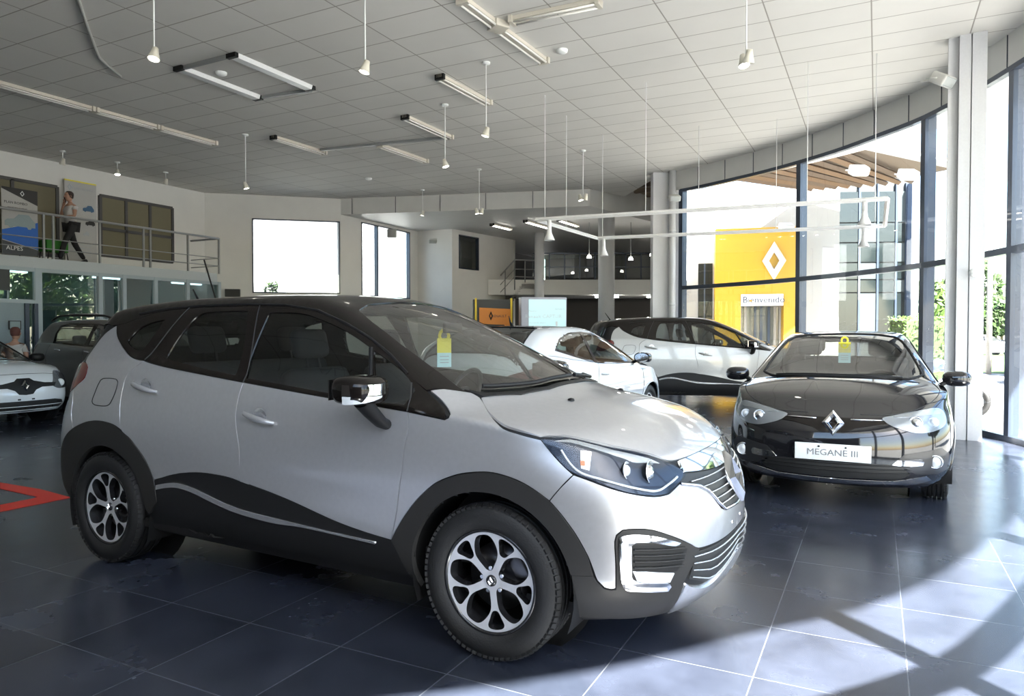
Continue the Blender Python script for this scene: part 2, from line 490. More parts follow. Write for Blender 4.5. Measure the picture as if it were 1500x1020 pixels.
def make_wheel(parent, name, loc, R=.345, w=.215, rr=.232, mface=None, mdark=None, mtire=None, style=0, spin=0, detail=True, side=-1, label=None):
    """outer face looks along -y (side -1) or +y"""
    wt=bpy.data.objects.new(name,None); COL.objects.link(wt); wt.parent=parent; wt.location=loc
    if label: wt['label']=label
    wt.empty_display_size=.1
    base=Matrix.Rotation(pi/2,4,'X') if side<0 else Matrix.Rotation(-pi/2,4,'X')     # local +z -> outward
    h=w/2
    t=tire_mb(R,w,rr).build('tire',mtire,wt,fixn=True,auto=40); t.data.transform(base)
    b=MB().lathe([(rr,-h*.8),(rr-.012,-h*.78),(rr-.02,-h*.4),(rr-.03,h*.55),(rr-.014,h*.74),(rr-.010,h*.86),(rr+.001,h*.86),(rr+.003,h*.78)],64,smooth=True)
    rim=b.build('rim',[mdark,mface],wt,fixn=False); rim.data.transform(base)
    # brake disc, hub, caliper
    d=MB().lathe([(.0,-.01),(.15,-.01),(.15,.012),(.0,.012)],40); d.box((-.06,.085,-.03),(.06,.165,.035),Matrix.Rotation(-rad(60),4,'Z'),bev=.012)
    bo=d.build('brake',MATS['steel'],wt); bo.data.transform(base@Matrix.Translation((0,0,-.015)))
    # spoke face
    Rf=rr-.008; holes=[]
    if style==0:
        big=[(.050,-16),(.072,-23),(.100,-26.5),(.130,-26),(.160,-20.5),(.188,-14),(.203,-8),(.206,0),(.203,8),(.188,14),(.160,20.5),(.130,26),(.100,26.5),(.072,23),(.050,16),(.044,0)]
        sml=[(.130,-4),(.142,-8),(.165,-10.5),(.192,-12.5),(.205,-9),(.208,0),(.205,9),(.192,12.5),(.165,10.5),(.142,8),(.130,4)]
        k=Rf/.222
        for i in range(5):
            holes.append(smooth_poly(polar([(r*k,a) for r,a in big],rad(72*i)+spin),step=.008))
            holes.append(smooth_poly(polar([(r*k,a) for r,a in sml],rad(72*i+36)+spin),step=.008))
    else:
        nb=5 if style==1 else 6
        for i in range(nb):
            wd=360/nb/2-9
            pg=[(.07,-wd*.7),(.13,-wd*.9),(.19,-wd),(.20,0),(.19,wd),(.13,wd*.9),(.07,wd*.7)]
            holes.append(smooth_poly(polar([(r*Rf/.222,a) for r,a in pg],2*pi*i/nb+spin),step=.012))
    out=[(Rf*cos(2*pi*i/90),Rf*sin(2*pi*i/90)) for i in range(90)]
    pts=[V(q) for q in out]; ed=[(i,(i+1)%90) for i in range(90)]
    for hh in holes:
        bb=len(pts); pts+=[V(q) for q in hh]; ed+=[(bb+i,bb+(i+1)%len(hh)) for i in range(len(hh))]
    vs,_,fs=geometry.delaunay_2d_cdt(pts,ed,[],0,1e-6)[:3]
    def zz(q):
        r=q.length; return h*.62+.018*(r/Rf)**2-.012*max(0,1-r/.06)
    F=[f for f in fs if (lambda c: inside(c,out) and not any(inside(c,hh) for hh in holes))((vs[f[0]]+vs[f[1]]+vs[f[2]])/3)]
    F=[f if (vs[f[1]]-vs[f[0]]).cross(vs[f[2]]-vs[f[0]])>0 else f[::-1] for f in F]
    fm=MB(); fm.add([(q.x,q.y,zz(q)) for q in vs],F,True)
    fo=fm.build('spokes',mface,wt,fixn=False); fo.data.transform(base)
    # pocket walls (dark)
    wm=MB()
    for hh in holes:
        n=len(hh); c=V((sum(q[0] for q in hh)/n,sum(q[1] for q in hh)/n)); vv=[]
        for q in hh:
            q=V(q); i2=q+(c-q)*.10; vv.append((q.x,q.y,zz(q)-.0005)); vv.append((i2.x,i2.y,zz(q)-.034))
        wm.add(vv,[(2*i,2*((i+1)%n),2*((i+1)%n)+1,2*i+1) for i in range(n)],True)
    wo=wm.build('spoke_pocket',mdark,wt,fixn=False); wo.data.transform(base)
    # cap and bolts
    cm=MB().lathe([(0,h*.62+.010),(.018,h*.62+.009),(.024,h*.62+.006),(.027,h*.62-.008)],28)
    co=cm.build('hub_cap',mdark,wt); co.data.transform(base)
    dm=diamond_mb(.014,.020,.004).build('emblem',MATS['chrome'],co); dm.data.transform(base@Matrix.Translation((0,0,h*.62+.010)))
    bm_=MB()
    if detail:
        for i in range(5):
            q=2*pi*i/5+spin+rad(36)*0; bm_.cyl((.040*cos(q)*1.35,.040*sin(q)*1.35,h*.30),(.040*cos(q)*1.35,.040*sin(q)*1.35,h*.62-.006),.0085,10)
        bo=bm_.build('wheel_bolt',MATS['chrome'],wt); bo.data.transform(base)
    return wt
def diamond_mb(w,h,t):
    """open faceted diamond emblem in xy, thickness along z"""
    mb=MB(); k=.42
    o=[(0,h),(w,0),(0,-h),(-w,0)]; i=[(0,h*k*1.05),(w*k,0),(0,-h*k*1.05),(-w*k,0)]; m=[((a[0]+b[0])/2,(a[1]+b[1])/2) for a,b in zip(o,i)]
    vs=[(*q,0) for q in o]+[(*q,t) for q in m]+[(*q,0) for q in i]+[(*q,-t*.6) for q in o]+[(*q,-t*.6) for q in i]
    fs=[]
    for a in range(4):
        b=(a+1)%4
        fs+=[(a,b,4+b,4+a),(4+a,4+b,8+b,8+a),(a,12+a,12+b,b),(8+a,8+b,16+b,16+a),(12+a,16+a,16+b,12+b)]
    return mb.add(vs,fs,False)
HP=dict(Df=.62,nf=2.5,Dr=.46,nr=2.7,
 zb=[(-3.6,1.24),(-3.1,1.28),(-2.6,1.28),(-2.1,1.235),(-1.5,1.17),(-.9,1.12),(-.2,1.07),(.27,1.0),(.55,.945),(.8,.895),(.93,.88)],
 z0=[(-3.6,.33),(-3.2,.27),(-2.3,.24),(-.4,.22),(.5,.20),(.95,.22)],
 W=[(-3.6,.86),(-3.0,.885),(-2.6,.905),(-1.4,.90),(-.5,.90),(0,.905),(.3,.895),(.6,.87),(.95,.85)],
 insz=True, ins=[(.2,.10),(.30,.05),(.38,.015),(.5,.006),(.62,.008),(.75,0),(.9,.004),(1.05,.024),(1.2,.055),(1.3,.08)],
 xf=[(.2,.75),(.28,.845),(.35,.872),(.42,.88),(.55,.885),(.66,.873),(.75,.845),(.83,.80),(.9,.745),(1.0,.66)],
 xr=[(.2,-3.43),(.3,-3.53),(.45,-3.60),(.7,-3.62),(.85,-3.59),(1.0,-3.54),(1.2,-3.50),(1.3,-3.44)],
 crown=[(-3.6,.02),(-3.2,.06),(-.4,.10),(.2,.10),(.5,.08),(.75,.05),(.93,.01)],
 ws=[(-1.9,1.9),(-1.5,1.77),(-1.1,1.645),(-.7,1.50),(-.3,1.325),(.1,1.13),(.5,.92),(1,.6)],
 roof=[(-3.6,1.52),(-3.2,1.60),(-2.8,1.648),(-2.3,1.673),(-1.8,1.678),(-1.3,1.668),(-.8,1.635),(0,1.5)],
 rear=[(-3.7,.95),(-3.5,1.22),(-3.40,1.40),(-3.28,1.60),(-3.0,2.0),(-2.0,3.0)],
 bowf=.30,bowr=.22,rc=.035,sh=.02,m=[(-3.6,1.9),(-2.0,1.95),(0,2.0)],k=.08,kr=.04,kh=.05,smooth=9)
HX=-1.508; HY=2.694
HD=V((2.789,-.0733)).normalized(); HN=V((-HD.y,HD.x))
HORG=V((HX,HY))+HN*.89; HRZ=atan2(HD.y,HD.x)
WB=2.79

# ------------------------------------------------------------------ materials for cars
mat('chrome',(.86,.87,.88),.07,1.0); mat('steel',(.20,.20,.21),.3,1.0)
M_RUB=mat('tyre_rubber',(.011,.011,.0115),.6,bump=.15,bscale=120); M_BLK=mat('matt_black_plastic',(.010,.010,.0105),.5,spec=.3)
M_CLAD=mat('grey_black_cladding',(.022,.021,.020),.5,spec=.35,bump=.08,bscale=300); M_GLB=mat('gloss_black_paint',(.009,.007,.006),.15,coat=.38,spec=.1)
M_ALU=mat('machined_alloy',(.80,.80,.82),.38,.6); M_DKA=mat('dark_alloy',(.02,.02,.022),.25,.3,coat=.6)
M_SIL=mat('silver_paint',(.55,.55,.565),.31,.64,coat=1.); M_TRIM=mat('satin_silver',(.62,.63,.65),.25,.8)
M_LENS=glass('lamp_lens',(.92,.95,.97),.22,.0,1.5); M_WHT=mat('lamp_white',(.85,.88,.9),.15,.3); M_ORG=mat('amber_plastic',(.8,.18,.02),.3)
M_LDK=mat('lamp_housing',(.02,.028,.045),.2,.3); M_RED=mat('red_lamp',(.10,.003,.003),.2,coat=.5)
M_GT=glass('car_side_glass',(.55,.59,.57),.75,.0,1.5); M_GW=glass('car_windscreen_glass',(.68,.70,.67),1.,.0,1.52)
M_SEAT=mat('seat_cloth',(.028,.028,.03),.8); M_DASH=mat('dash_plastic',(.022,.022,.022),.6)
M_PLW=mat('plate_white',(.85,.87,.86),.35); M_YEL=mat('card_yellow',(.85,.75,.05),.5); M_CYA=mat('card_pale_blue',(.55,.83,.88),.5)
M_INK=mat('ink_black',(.02,.02,.02),.5)

def proj_plane(name, ax, bx):
    ax=V(ax).normalized(); bx=V(bx).normalized(); n=ax.cross(bx)     # outward normal
    PL[name]=(lambda a,b:(ax*a+bx*b+n*6-ax*0,-n)); PLN[name]=n
    AX[name]=(ax,bx)
AX={'side':(V((1,0,0)),V((0,0,1))),'top':(V((1,0,0)),V((0,1,0))),'front':(V((0,1,0)),V((0,0,1))),'rear':(V((0,1,0)),V((0,0,1)))}
proj_plane('fend',(1,0,0),(0,sin(rad(35)),cos(rad(35))))
proj_plane('fr',(1,1,0),(0,0,1))
proj_plane('rr',(1,-1,0),(0,0,1))
proj_plane('fru',(1,1,0),(-.35,.35,1))
def pp(plane, pts):
    ax,bx=AX[plane]; return [(V(p).dot(ax),V(p).dot(bx)) for p in pts]
def s3(pts,y=-.88): return [(x,y,z) for x,z in pts]
def cut_shell(bm, holes, arches, aw=.5):
    """remove skin faces inside windows and wheel openings. holes: (plane, poly, test)"""
    dead=[]
    for f in bm.faces:
        c=f.calc_center_median(); c2=V((c.x,-abs(c.y),c.z)); k=False
        for (ax_,az,r) in arches:
            if abs(c.y)>aw and (c.x-ax_)**2+(c.z-az)**2<r*r: k=True
        if not k:
            for pl,poly,test in holes:
                if test(c2) and inside(pp(pl,[c2])[0],poly): k=True; break
        if k: dead.append(f)
    bmesh.ops.delete(bm,geom=dead,context='FACES')
def build_shell(bm, name, mt, parent, holes, arches, aw=.5, z0=.25, sink=0):
    cut_shell(bm,holes,arches,aw)
    if sink:
        bm.normal_update(); d=[v.normal*sink for v in bm.verts]
        for v,q in zip(bm.verts,d): v.co-=q
    me=bpy.data.meshes.new(name); bm.to_mesh(me)
    for p in me.polygons: p.use_smooth=True
    return link(name,me,mt,parent)
def chassis(parent, wb, zf, xfront, xrear, half, arches, r=.41, deep=.55):
    m=MB()
    m.box((xrear+.25,-half+.12,zf),(.38,half-.12,zf+.05)); m.box((.36,-.45,zf),(xfront-.05,.45,zf+.05))
    for ax_,az,_ in arches:
        for s in (-1,1):
            vs=[];n=28
            for i in range(n+1):
                q=pi*(-.12+1.24*i/n); vs+=[(ax_+r*cos(q),s*(half-.015),az+r*sin(q)),(ax_+r*cos(q),s*deep,az+r*sin(q))]
            m.add(vs,[(2*i,2*i+1,2*i+3,2*i+2) for i in range(n)],True)
            m.add([(ax_,s*deep,az)]+[(ax_+r*cos(2*pi*i/32),s*deep,az+r*sin(2*pi*i/32)) for i in range(32)],[(0,i+1,(i+1)%32+1) for i in range(32)])
        m.cyl((ax_,-deep-.15,az),(ax_,deep+.15,az),.035,8)
    return m.build('underbody',M_BLK,parent,fixn=False)
def seat(parent, x, y, z, w=.5, name='seat', mt=None, head=True, lean=.25):
    o=bpy.data.objects.new(name,None); COL.objects.link(o); o.parent=parent; o.location=(x,y,z)
    mt=mt or M_SEAT
    MB().box((-.26,-w/2,-.08),(.27,w/2,.08),bev=.06).build('seat_cushion',mt,o)
    b=MB().box((-.07,-w/2,0),(.07,w/2,.62),Matrix.Translation((-.22,0,0))@Matrix.Rotation(-lean,4,'Y'),bev=.06); b.build('backrest',mt,o)
    if head:
        h=MB(); X=Matrix.Translation((-.22,0,0))@Matrix.Rotation(-lean,4,'Y')
        for yy in ([0] if w<.7 else [-.38,.38]):
            h.box((-.05,yy-.13,.68),(.05,yy+.13,.86),X,bev=.045); h.cyl(X@V((0,yy-.05,.6)),X@V((0,yy-.05,.7)),.008,6); h.cyl(X@V((0,yy+.05,.6)),X@V((0,yy+.05,.7)),.008,6)
        h.build('headrest',mt,o)
    return o
def interior(parent, xdash=-.35, ztop=1.1, xf=-1.0, xr=-2.0, half=.72, mt=None, floor=.35, left=True):
    d=MB(); d.box((xdash-.35,-half,ztop-.28),(xdash+.25,half,ztop-.04),bev=.08); d.build('dashboard',M_DASH,parent)
    d2=MB(); d2.box((xr-.9,-half-.04,floor),(xdash+.3,half+.04,floor+.04)); d2.box((xr-.75,-half,floor),(xr-.5,half,floor+.5)); d2.build('cabin_floor',M_BLK,parent)
    sw=MB(); c=V((xdash-.47,.36,ztop-.08)); tl=rad(25)
    pts=[c+V((sin(tl)*.18*sin(q),.18*cos(q),cos(tl)*.18*sin(q))) for q in [2*pi*i/28 for i in range(28)]]
    sw.tube(pts,.014,8,closed=True); sw.box((-.02,-.055,-.05),(.02,.055,.05),Matrix.Translation(c),bev=.015)
    for q in (0,pi,-pi/2): sw.tube([c,c+V((sin(tl)*.18*sin(q),.18*cos(q),cos(tl)*.18*sin(q)))],.012,6)
    sw.tube([c,c+V((.25,0,-.08))],.03,8)
    sw.build('steering_wheel',M_DASH,parent)
    seat(parent,xf,.36,floor+.25); seat(parent,xf,-.36,floor+.25); seat(parent,xr,0,floor+.27,w=1.3)
def text_mesh(name, body, size, mt, parent, M, depth=.001, align='CENTER', sx=1.0, label=None, bold=0):
    cu=bpy.data.curves.new(name,'FONT'); cu.body=body; cu.size=size; cu.align_x=align; cu.align_y='CENTER'; cu.extrude=depth; cu.offset=bold; cu.resolution_u=2
    to=bpy.data.objects.new(name,cu); COL.objects.link(to)
    bpy.context.view_layer.update()
    dg=bpy.context.evaluated_depsgraph_get(); me=bpy.data.meshes.new_from_object(to.evaluated_get(dg)); bpy.data.objects.remove(to); 
    me.materials.clear(); me.transform(M@Matrix.Diagonal((sx,1,1,1)))
    return link(name,me,mt,parent,label)

# ================================================================== HERO CROSSOVER
def build_crossover():
    bm=shell_mesh(HP); S=Skin(bm)
    car=thing('car','silver two-tone crossover with glossy black roof filling the foreground','car',(HORG.x,HORG.y,0),HRZ,'two-tone crossovers with black roofs')
    fdoor=[(-.436,1.074),(-1.0,1.121),(-1.565,1.171),(-1.588,1.0),(-1.545,.81),(-1.552,.638),(-1.477,.628),(-1.205,.582),(-.833,.502),(-.52,.463),(-.496,.569),(-.453,.8),(-.44,.912),(-.424,1.0)]
    rdoor=[(-1.565,1.171),(-2.217,1.236),(-2.453,1.270),(-2.585,1.189),(-2.606,1.102),(-2.609,1.011),(-2.60,.946),(-2.58,.85),(-2.485,.80),(-2.36,.698),(-2.273,.575),(-2.05,.633),(-1.87,.655),(-1.67,.654),(-1.552,.638),(-1.545,.81),(-1.588,1.0)]
    quart=[(-2.453,1.270),(-2.586,1.287),(-2.705,1.324),(-2.833,1.388),(-2.90,1.435),(-2.945,1.488),(-3.04,1.432),(-3.091,1.343),(-3.114,1.252),(-3.06,1.215),(-3.065,1.152),(-3.13,1.11),(-3.20,1.07),(-3.166,.985),(-3.166,.927),(-3.15,.875),(-3.127,.818),(-3.023,.858),(-2.93,.880),(-2.823,.889),(-2.73,.886),(-2.651,.875),(-2.58,.85),(-2.60,.946),(-2.609,1.011),(-2.606,1.102),(-2.585,1.189)]
    belt=[(-.225,1.052),(-.44,1.074),(-1.0,1.121),(-1.566,1.171),(-2.217,1.237),(-2.453,1.270),(-2.586,1.288),(-2.705,1.325),(-2.833,1.389),(-2.90,1.436),(-2.95,1.50)]
    roofline=[(-2.95,1.50),(-2.85,1.545),(-2.6,1.58),(-2.295,1.602),(-1.82,1.606),(-1.5,1.597),(-1.239,1.562),(-1.003,1.485),(-.82,1.410),(-.665,1.330),(-.525,1.242),(-.39,1.165),(-.225,1.072)]
    qwin=smooth_poly([(-2.735,1.385),(-2.69,1.455),(-2.61,1.495),(-2.46,1.522),(-2.50,1.42),(-2.545,1.335),(-2.64,1.345)],sharp=(0,3),step=.02)
    rglass=smooth_poly([(-2.286,1.285),(-2.262,1.40),(-2.20,1.52),(-2.12,1.562),(-1.775,1.567),(-1.70,1.40),(-1.654,1.205),(-2.0,1.245)],sharp=(0,4,6),step=.03)
    fglass=smooth_poly([(-1.595,1.556),(-1.36,1.548),(-1.205,1.515),(-.997,1.450),(-.80,1.366),(-.682,1.11),(-.932,1.134),(-1.43,1.18),(-1.56,1.19),(-1.60,1.3)],sharp=(0,4,5,8),step=.03)
    tglass=smooth_poly([(-.765,1.348),(-.56,1.252),(-.445,1.165),(-.47,1.10),(-.645,1.108)],sharp=(0,2,3,4),step=.03)
    wsp=[(-.258,-.687),(-.36,-.672),(-.477,-.658),(-.668,-.630),(-.893,-.578),(-1.03,-.53),(-1.07,-.40),(-1.055,-.2),(-1.05,0)]; wsp+= [(x,-y) for x,y in wsp[-2::-1]]
    wsb=[(.01,.0),(-.003,-.295),(-.058,-.485),(-.16,-.62)]
    wsp=wsp+[(x,-y) for x,y in wsb[::-1]]+wsb[1:]
    rgl=[(-.58,1.34),(.58,1.34),(.50,1.53),(-.50,1.53)]
    aR=(-2.765,.335,.412); aF=(0,.345,.412)
    wt=lambda c:c.z>1.06 and c.y<-.5
    holes=[('side',inset(q,-.012),wt) for q in (qwin,rglass,fglass,tglass)]
    holes+=[('top',inset(wsp,-.012),lambda c:c.z>1.12 and c.x>-1.2),('rear',rgl,lambda c:c.x<-3.1)]
    def P(name,out,plane,mt,step=.035,par=car,dense=.03,sharp='all',ins=.003,hl=(),off=.004,lab=None,sk=.012,mir=True):
        o=smooth_poly([tuple(q) for q in out],sharp,dense)
        if ins: o=inset(o,ins)
        return patch(S,name,o,plane,mt,par,off,sk,hl,step,lab,mir)
    # ---- paint
    door=P('front_door',fdoor,'side',M_SIL,sharp=(0,2,6,9,10)); rear=P('rear_door',rdoor,'side',M_SIL,sharp=(0,2,10,11,14))
    P('quarter_panel',quart,'side',M_SIL,sharp=(0,5,8,9,12,16,22))
    fend=[(-.436,-.875,1.074),(-.225,-.881,1.050),(-.205,-.868,1.070),(-.29,-.82,1.13),(-.376,-.788,1.168),(-.258,-.687,1.168),(-.165,-.67,1.130),(-.115,-.715,1.105),(-.054,-.777,1.076),(.06,-.865,1.03),(.15,-.872,1.010),(.246,-.857,.991),(.307,-.853,.926),(.345,-.85,.89),(.392,-.846,.853),(.344,-.877,.797),(.303,-.889,.743),(.226,-.895,.788),(.16,-.898,.815),(.084,-.9,.832),(.02,-.902,.838),(-.045,-.903,.832),(-.12,-.903,.818),(-.192,-.903,.794),(-.26,-.90,.760),(-.321,-.9,.715),(-.38,-.895,.66),(-.438,-.893,.592),(-.48,-.893,.53),(-.52,-.893,.465),(-.496,-.893,.569),(-.453,-.9,.8),(-.44,-.896,.912),(-.424,-.887,1.0)]
    P('front_fender',pp('fend',fend),'fend',M_SIL,sharp=(0,1,4,6,11,14,16,29),step=.02,dense=.02)
    hood=[(-.165,-.67),(-.115,-.72),(-.054,-.777),(.06,-.855),(.15,-.866),(.246,-.852),(.331,-.804),(.42,-.76),(.506,-.705),(.632,-.575),(.690,-.497),(.722,-.40),(.742,-.28),(.752,-.15),(.755,0)]
    hr=[(-.165,-.67),(-.13,-.6),(-.045,-.485),(.012,-.295),(.025,0)]
    hh=hood+[(x,-y) for x,y in hood[-2::-1]]+[(x,-y) for x,y in hr[1:]]+[(x,y) for x,y in hr[-2:0:-1]]
    P('hood',hh,'top',M_SIL,sharp=(0,5,len(hood)*2-2),mir=False,step=.04)
    bump=[(.392,-.846,.853),(.344,-.877,.797),(.303,-.889,.743),(.34,-.883,.705),(.375,-.876,.663),(.408,-.868,.618),(.44,-.86,.565),(.461,-.855,.526),(.48,-.845,.47),(.497,-.838,.425),(.52,-.820,.395),(.543,-.806,.389),(.561,-.797,.392),(.558,-.80,.50),(.56,-.807,.588),(.565,-.802,.614),(.585,-.787,.633),(.63,-.75,.635),(.684,-.701,.625),(.754,-.614,.582),(.802,-.525,.533),(.815,-.48,.512),(.862,-.316,.503),(.885,0,.50),(.89,0,.612),(.87,-.205,.625),(.85,-.27,.665),(.823,-.34,.737),(.795,-.40,.768),(.742,-.518,.790),(.724,-.60,.76),(.679,-.667,.757),(.61,-.74,.775),(.537,-.785,.798),(.451,-.824,.832)]
    P('front_bumper',pp('fr',bump),'fr',M_SIL,sharp=(0,2,11,12,23,24,29,30),step=.035)
    # ---- black greenhouse
    fr=roofline+belt[1:-1][::-1] if False else None
    go=[*belt, *roofline[1:]]
    fo=P('window_frame',go,'side',M_GLB,sharp=(0,10),hl=(inset(qwin,-.001),inset(rglass,-.001),inset(fglass,-.001),inset(tglass,-.001)),ins=.001,off=.005,step=.04)
    for nm,w in (('quarter_window',qwin),('rear_door_window',rglass),('front_door_window',fglass),('corner_window',tglass)):
        patch(S,nm,inset(w,-.004),'side',M_GT,car,-.002,.002,(),.06,None,True)
    patch(S,'windscreen',inset(smooth_poly(wsp,'all',.05),-.004),'top',M_GW,car,0,.003,(),.06)
    patch(S,'rear_window',smooth_poly(rgl,'all',.05),'rear',M_GT,car,0,.003,(),.06)
    ro=[(-.26,-.70),(-.39,-.79),(-.525,-.765),(-.665,-.716),(-.82,-.684),(-1.003,-.656),(-1.239,-.623),(-1.5,-.617),(-1.82,-.62),(-2.295,-.635),(-2.6,-.66),(-2.85,-.69),(-2.99,-.69),(-3.12,-.665),(-3.24,-.6),(-3.31,-.45),(-3.35,-.25),(-3.36,0)]
    ro2=ro+[(x,-y) for x,y in ro[-2::-1]]
    wso=inset(smooth_poly(wsp,'all',.03),-.002)
    # roof with A pillars: ring around the windscreen is closed by the cowl
    ro3=ro2+[(-.14,.62),(-.04,.50),(.02,.30),(.035,0),(.02,-.30),(-.04,-.50),(-.14,-.62)]
    P('roof',ro3,'top',M_GLB,sharp='all',mir=False,hl=(wso,),ins=0,step=.04,off=.006)
    for s in (-1,1):
        pts=[]
        for x,z in [(-2.75,1.56),(-2.5,1.588),(-2.2,1.603),(-1.8,1.606),(-1.5,1.597),(-1.239,1.562),(-1.003,1.485),(-.82,1.410),(-.665,1.330),(-.525,1.242)]:
            l,n=drape(S,'side',x,z); pts.append(V((l.x,l.y*-s if s>0 else l.y,l.z))+V((0,s*n.y*-1 if s>0 else n.y,n.z))*.008 if False else V((l.x,s*abs(l.y+n.y*.008),l.z+n.z*.008)))
        MB().tube(pts,.007,6).build('roof_seal',M_BLK,car,fixn=False)
    for ln in ([(-1.565,1.171),(-1.60,1.3),(-1.65,1.45),(-1.70,1.60)],[(-2.453,1.275),(-2.42,1.35),(-2.36,1.48),(-2.29,1.595)],[(-.44,1.075),(-.455,1.14),(-.48,1.20)]):
        strip(S,'door_seam',smooth_poly(ln,step=.05,closed=False),'side',.0035,M_INK,car,.006,mirror=True)
    strip(S,'window_post',[(-.675,1.112),(-.79,1.362)],'side',.012,M_BLK,car,.004,mirror=True)
    # ---- cladding
    ringF=[(-.52,.465),(-.48,.53),(-.438,.592),(-.38,.66),(-.321,.715),(-.26,.76),(-.192,.794),(-.12,.818),(-.045,.832),(.02,.838),(.084,.832),(.16,.815),(.226,.788),(.29,.752),(.34,.705),(.375,.663),(.408,.618),(.44,.565),(.461,.526),(.481,.447)]
    inF=[(.405*cos(rad(a)),.345+.405*sin(rad(a))) for a in range(14,196,6)]
    P('wheel_arch_trim',ringF+inF+[(-.40,.27),(-.44,.30),(-.48,.40)],'side',M_CLAD,off=.010,sharp=(0,19,20,len(ringF)+len(inF)-1),ins=.001,sk=.03)
    ringR=[(-3.36,.50),(-3.335,.60),(-3.285,.69),(-3.215,.768),(-3.13,.820),(-3.023,.860),(-2.93,.882),(-2.823,.891),(-2.73,.888),(-2.651,.877),(-2.56,.84),(-2.485,.80),(-2.42,.755),(-2.36,.698),(-2.31,.64),(-2.273,.573),(-2.25,.45)]
    inR=[(-2.765+.405*cos(rad(a)),.335+.405*sin(rad(a))) for a in range(8,176,6)]
    P('wheel_arch_trim',ringR+[(-2.345,.36)]+inR+[(-3.20,.30),(-3.36,.34)],'side',M_CLAD,off=.010,sharp=(0,16,17,18,18+len(inR)-1,18+len(inR),19+len(inR)),ins=.001,sk=.03)
    sill=[(-2.273,.571),(-2.16,.61),(-2.05,.635),(-1.874,.656),(-1.668,.655),(-1.477,.629),(-1.205,.583),(-.833,.503),(-.52,.465),(-.48,.40),(-.43,.30),(-1.446,.30),(-2.051,.31),(-2.345,.30),(-2.25,.45)]
    P('sill_cladding',sill,'side',M_BLK,off=.006,sharp=(0,8,10,13,14),ins=.001,sk=.03)
    ch=[(-2.245,.548),(-2.13,.572),(-2.04,.578),(-1.93,.565),(-1.837,.545),(-1.70,.515),(-1.552,.491),(-1.3,.474),(-1.062,.462),(-.612,.445)]
    chp=ch+[(x,z-.026+(.016 if i>7 else 0)) for i,(x,z) in reversed(list(enumerate(ch)))]
    P('sill_chrome_strip',chp,'side',M_TRIM,off=.016,sharp=(0,9,10,19),ins=0,sk=.012,dense=.02,step=.02)
    clad=[(.397,-.87,.444),(.481,-.845,.447),(.497,-.838,.422),(.52,-.820,.392),(.543,-.806,.387),(.561,-.797,.390),(.558,-.80,.50),(.56,-.807,.588),(.565,-.802,.614),(.585,-.787,.633),(.63,-.75,.635),(.684,-.701,.625),(.754,-.614,.582),(.802,-.525,.533),(.818,-.48,.510),(.80,-.52,.45),(.778,-.56,.390),(.755,-.56,.30),(.70,-.507,.215),(.60,-.66,.225),(.50,-.74,.235),(.393,-.79,.24),(.405,-.85,.345)]
    P('bumper_cladding',pp('fr',clad),'fr',M_CLAD,off=.010,sharp=(0,1,5,14,18,21),ins=.001,sk=.03,step=.03)
    skid=[(.70,-.51,.215),(.755,-.56,.30),(.778,-.56,.385),(.80,-.50,.35),(.829,-.368,.325),(.855,-.2,.36),(.88,0,.395),(.86,0,.25),(.80,-.3,.215)]
    P('skid_plate',pp('fr',skid),'fr',M_TRIM,off=.016,sharp=(0,2,6,7),sk=.03)
    # lower grille: dark backing + slats
    lowg=[(.818,-.50,.500),(.862,-.316,.497),(.885,0,.495),(.885,0,.40),(.855,-.2,.365),(.829,-.368,.330),(.79,-.53,.385)]
    P('lower_grille',pp('fr',lowg),'fr',M_INK,off=.002,sharp=(0,2,3,5,6),mir=True)
    for k in range(4):
        u=(k+.5)/4; ln=[]
        for a in range(9):
            v=a/8; y=-.52*(1-v); top=.50-.003*v; bot=.385-.055*min(1,v*3.2)+ (.07*max(0,v-.31)/.69); ln.append((.0,y,top*(1-u)+bot*u))
        pts=[]
        for _,y,z in ln:
            h=drape(S,'front',y,z); pts.append(h[0]+h[1]*.012)
        for s in (1,-1): MB().tube([V((q.x,q.y*s,q.z)) for q in pts],.006,6,flat=.6).build('grille_slat',M_TRIM,car,fixn=False)
    # upper grille
    ug=[(.744,-.455,.825),(.78,-.30,.812),(.815,-.14,.80),(.835,0,.795),(.89,0,.615),(.87,-.205,.630),(.85,-.27,.668),(.823,-.34,.735),(.795,-.40,.765),(.742,-.518,.790)]
    P('grille',pp('fr',ug),'fr',M_INK,off=.002,sharp=(0,3,4,9),ins=.001)
    for k in range(5):
        z=.795-.032*k-.008; yl=-.43+.047*k if k>0 else -.45
        pts=[]
        for a in range(7):
            y=yl*(1-a/6)-.0; h=drape(S,'front',y,z); pts.append(h[0]+h[1]*.010)
        for s in (1,-1): MB().tube([V((q.x,q.y*s,q.z)) for q in pts],.0055,6,flat=.6).build('grille_slat',M_TRIM,car,fixn=False)
    wedge=[(.715,-.43,.874),(.75,-.30,.879),(.775,-.15,.881),(.78,0,.881),(.835,0,.800),(.815,-.14,.803),(.78,-.30,.815),(.744,-.455,.828)]
    P('grille_top_trim',pp('fr',wedge),'fr',MATS['chrome'],off=.006,sharp=(0,3,4,7),ins=.001,step=.03)
    gl=[(.742,-.518,.788),(.795,-.40,.763),(.823,-.34,.733),(.85,-.27,.666),(.87,-.205,.627),(.89,0,.613)]
    strip(S,'grille_surround',smooth_poly([(q[1],q[2]) for q in gl],'all',.02,False),'front',.007,MATS['chrome'],car,.008,mirror=True)
    em=diamond_mb(.098,.128,.022); e=em.build('front_emblem',MATS['chrome'],car,label='large chrome diamond badge on the nose')
    e.data.transform(frame((.872,0,.748),(0,1,0),z=V((.93,0,.36))))
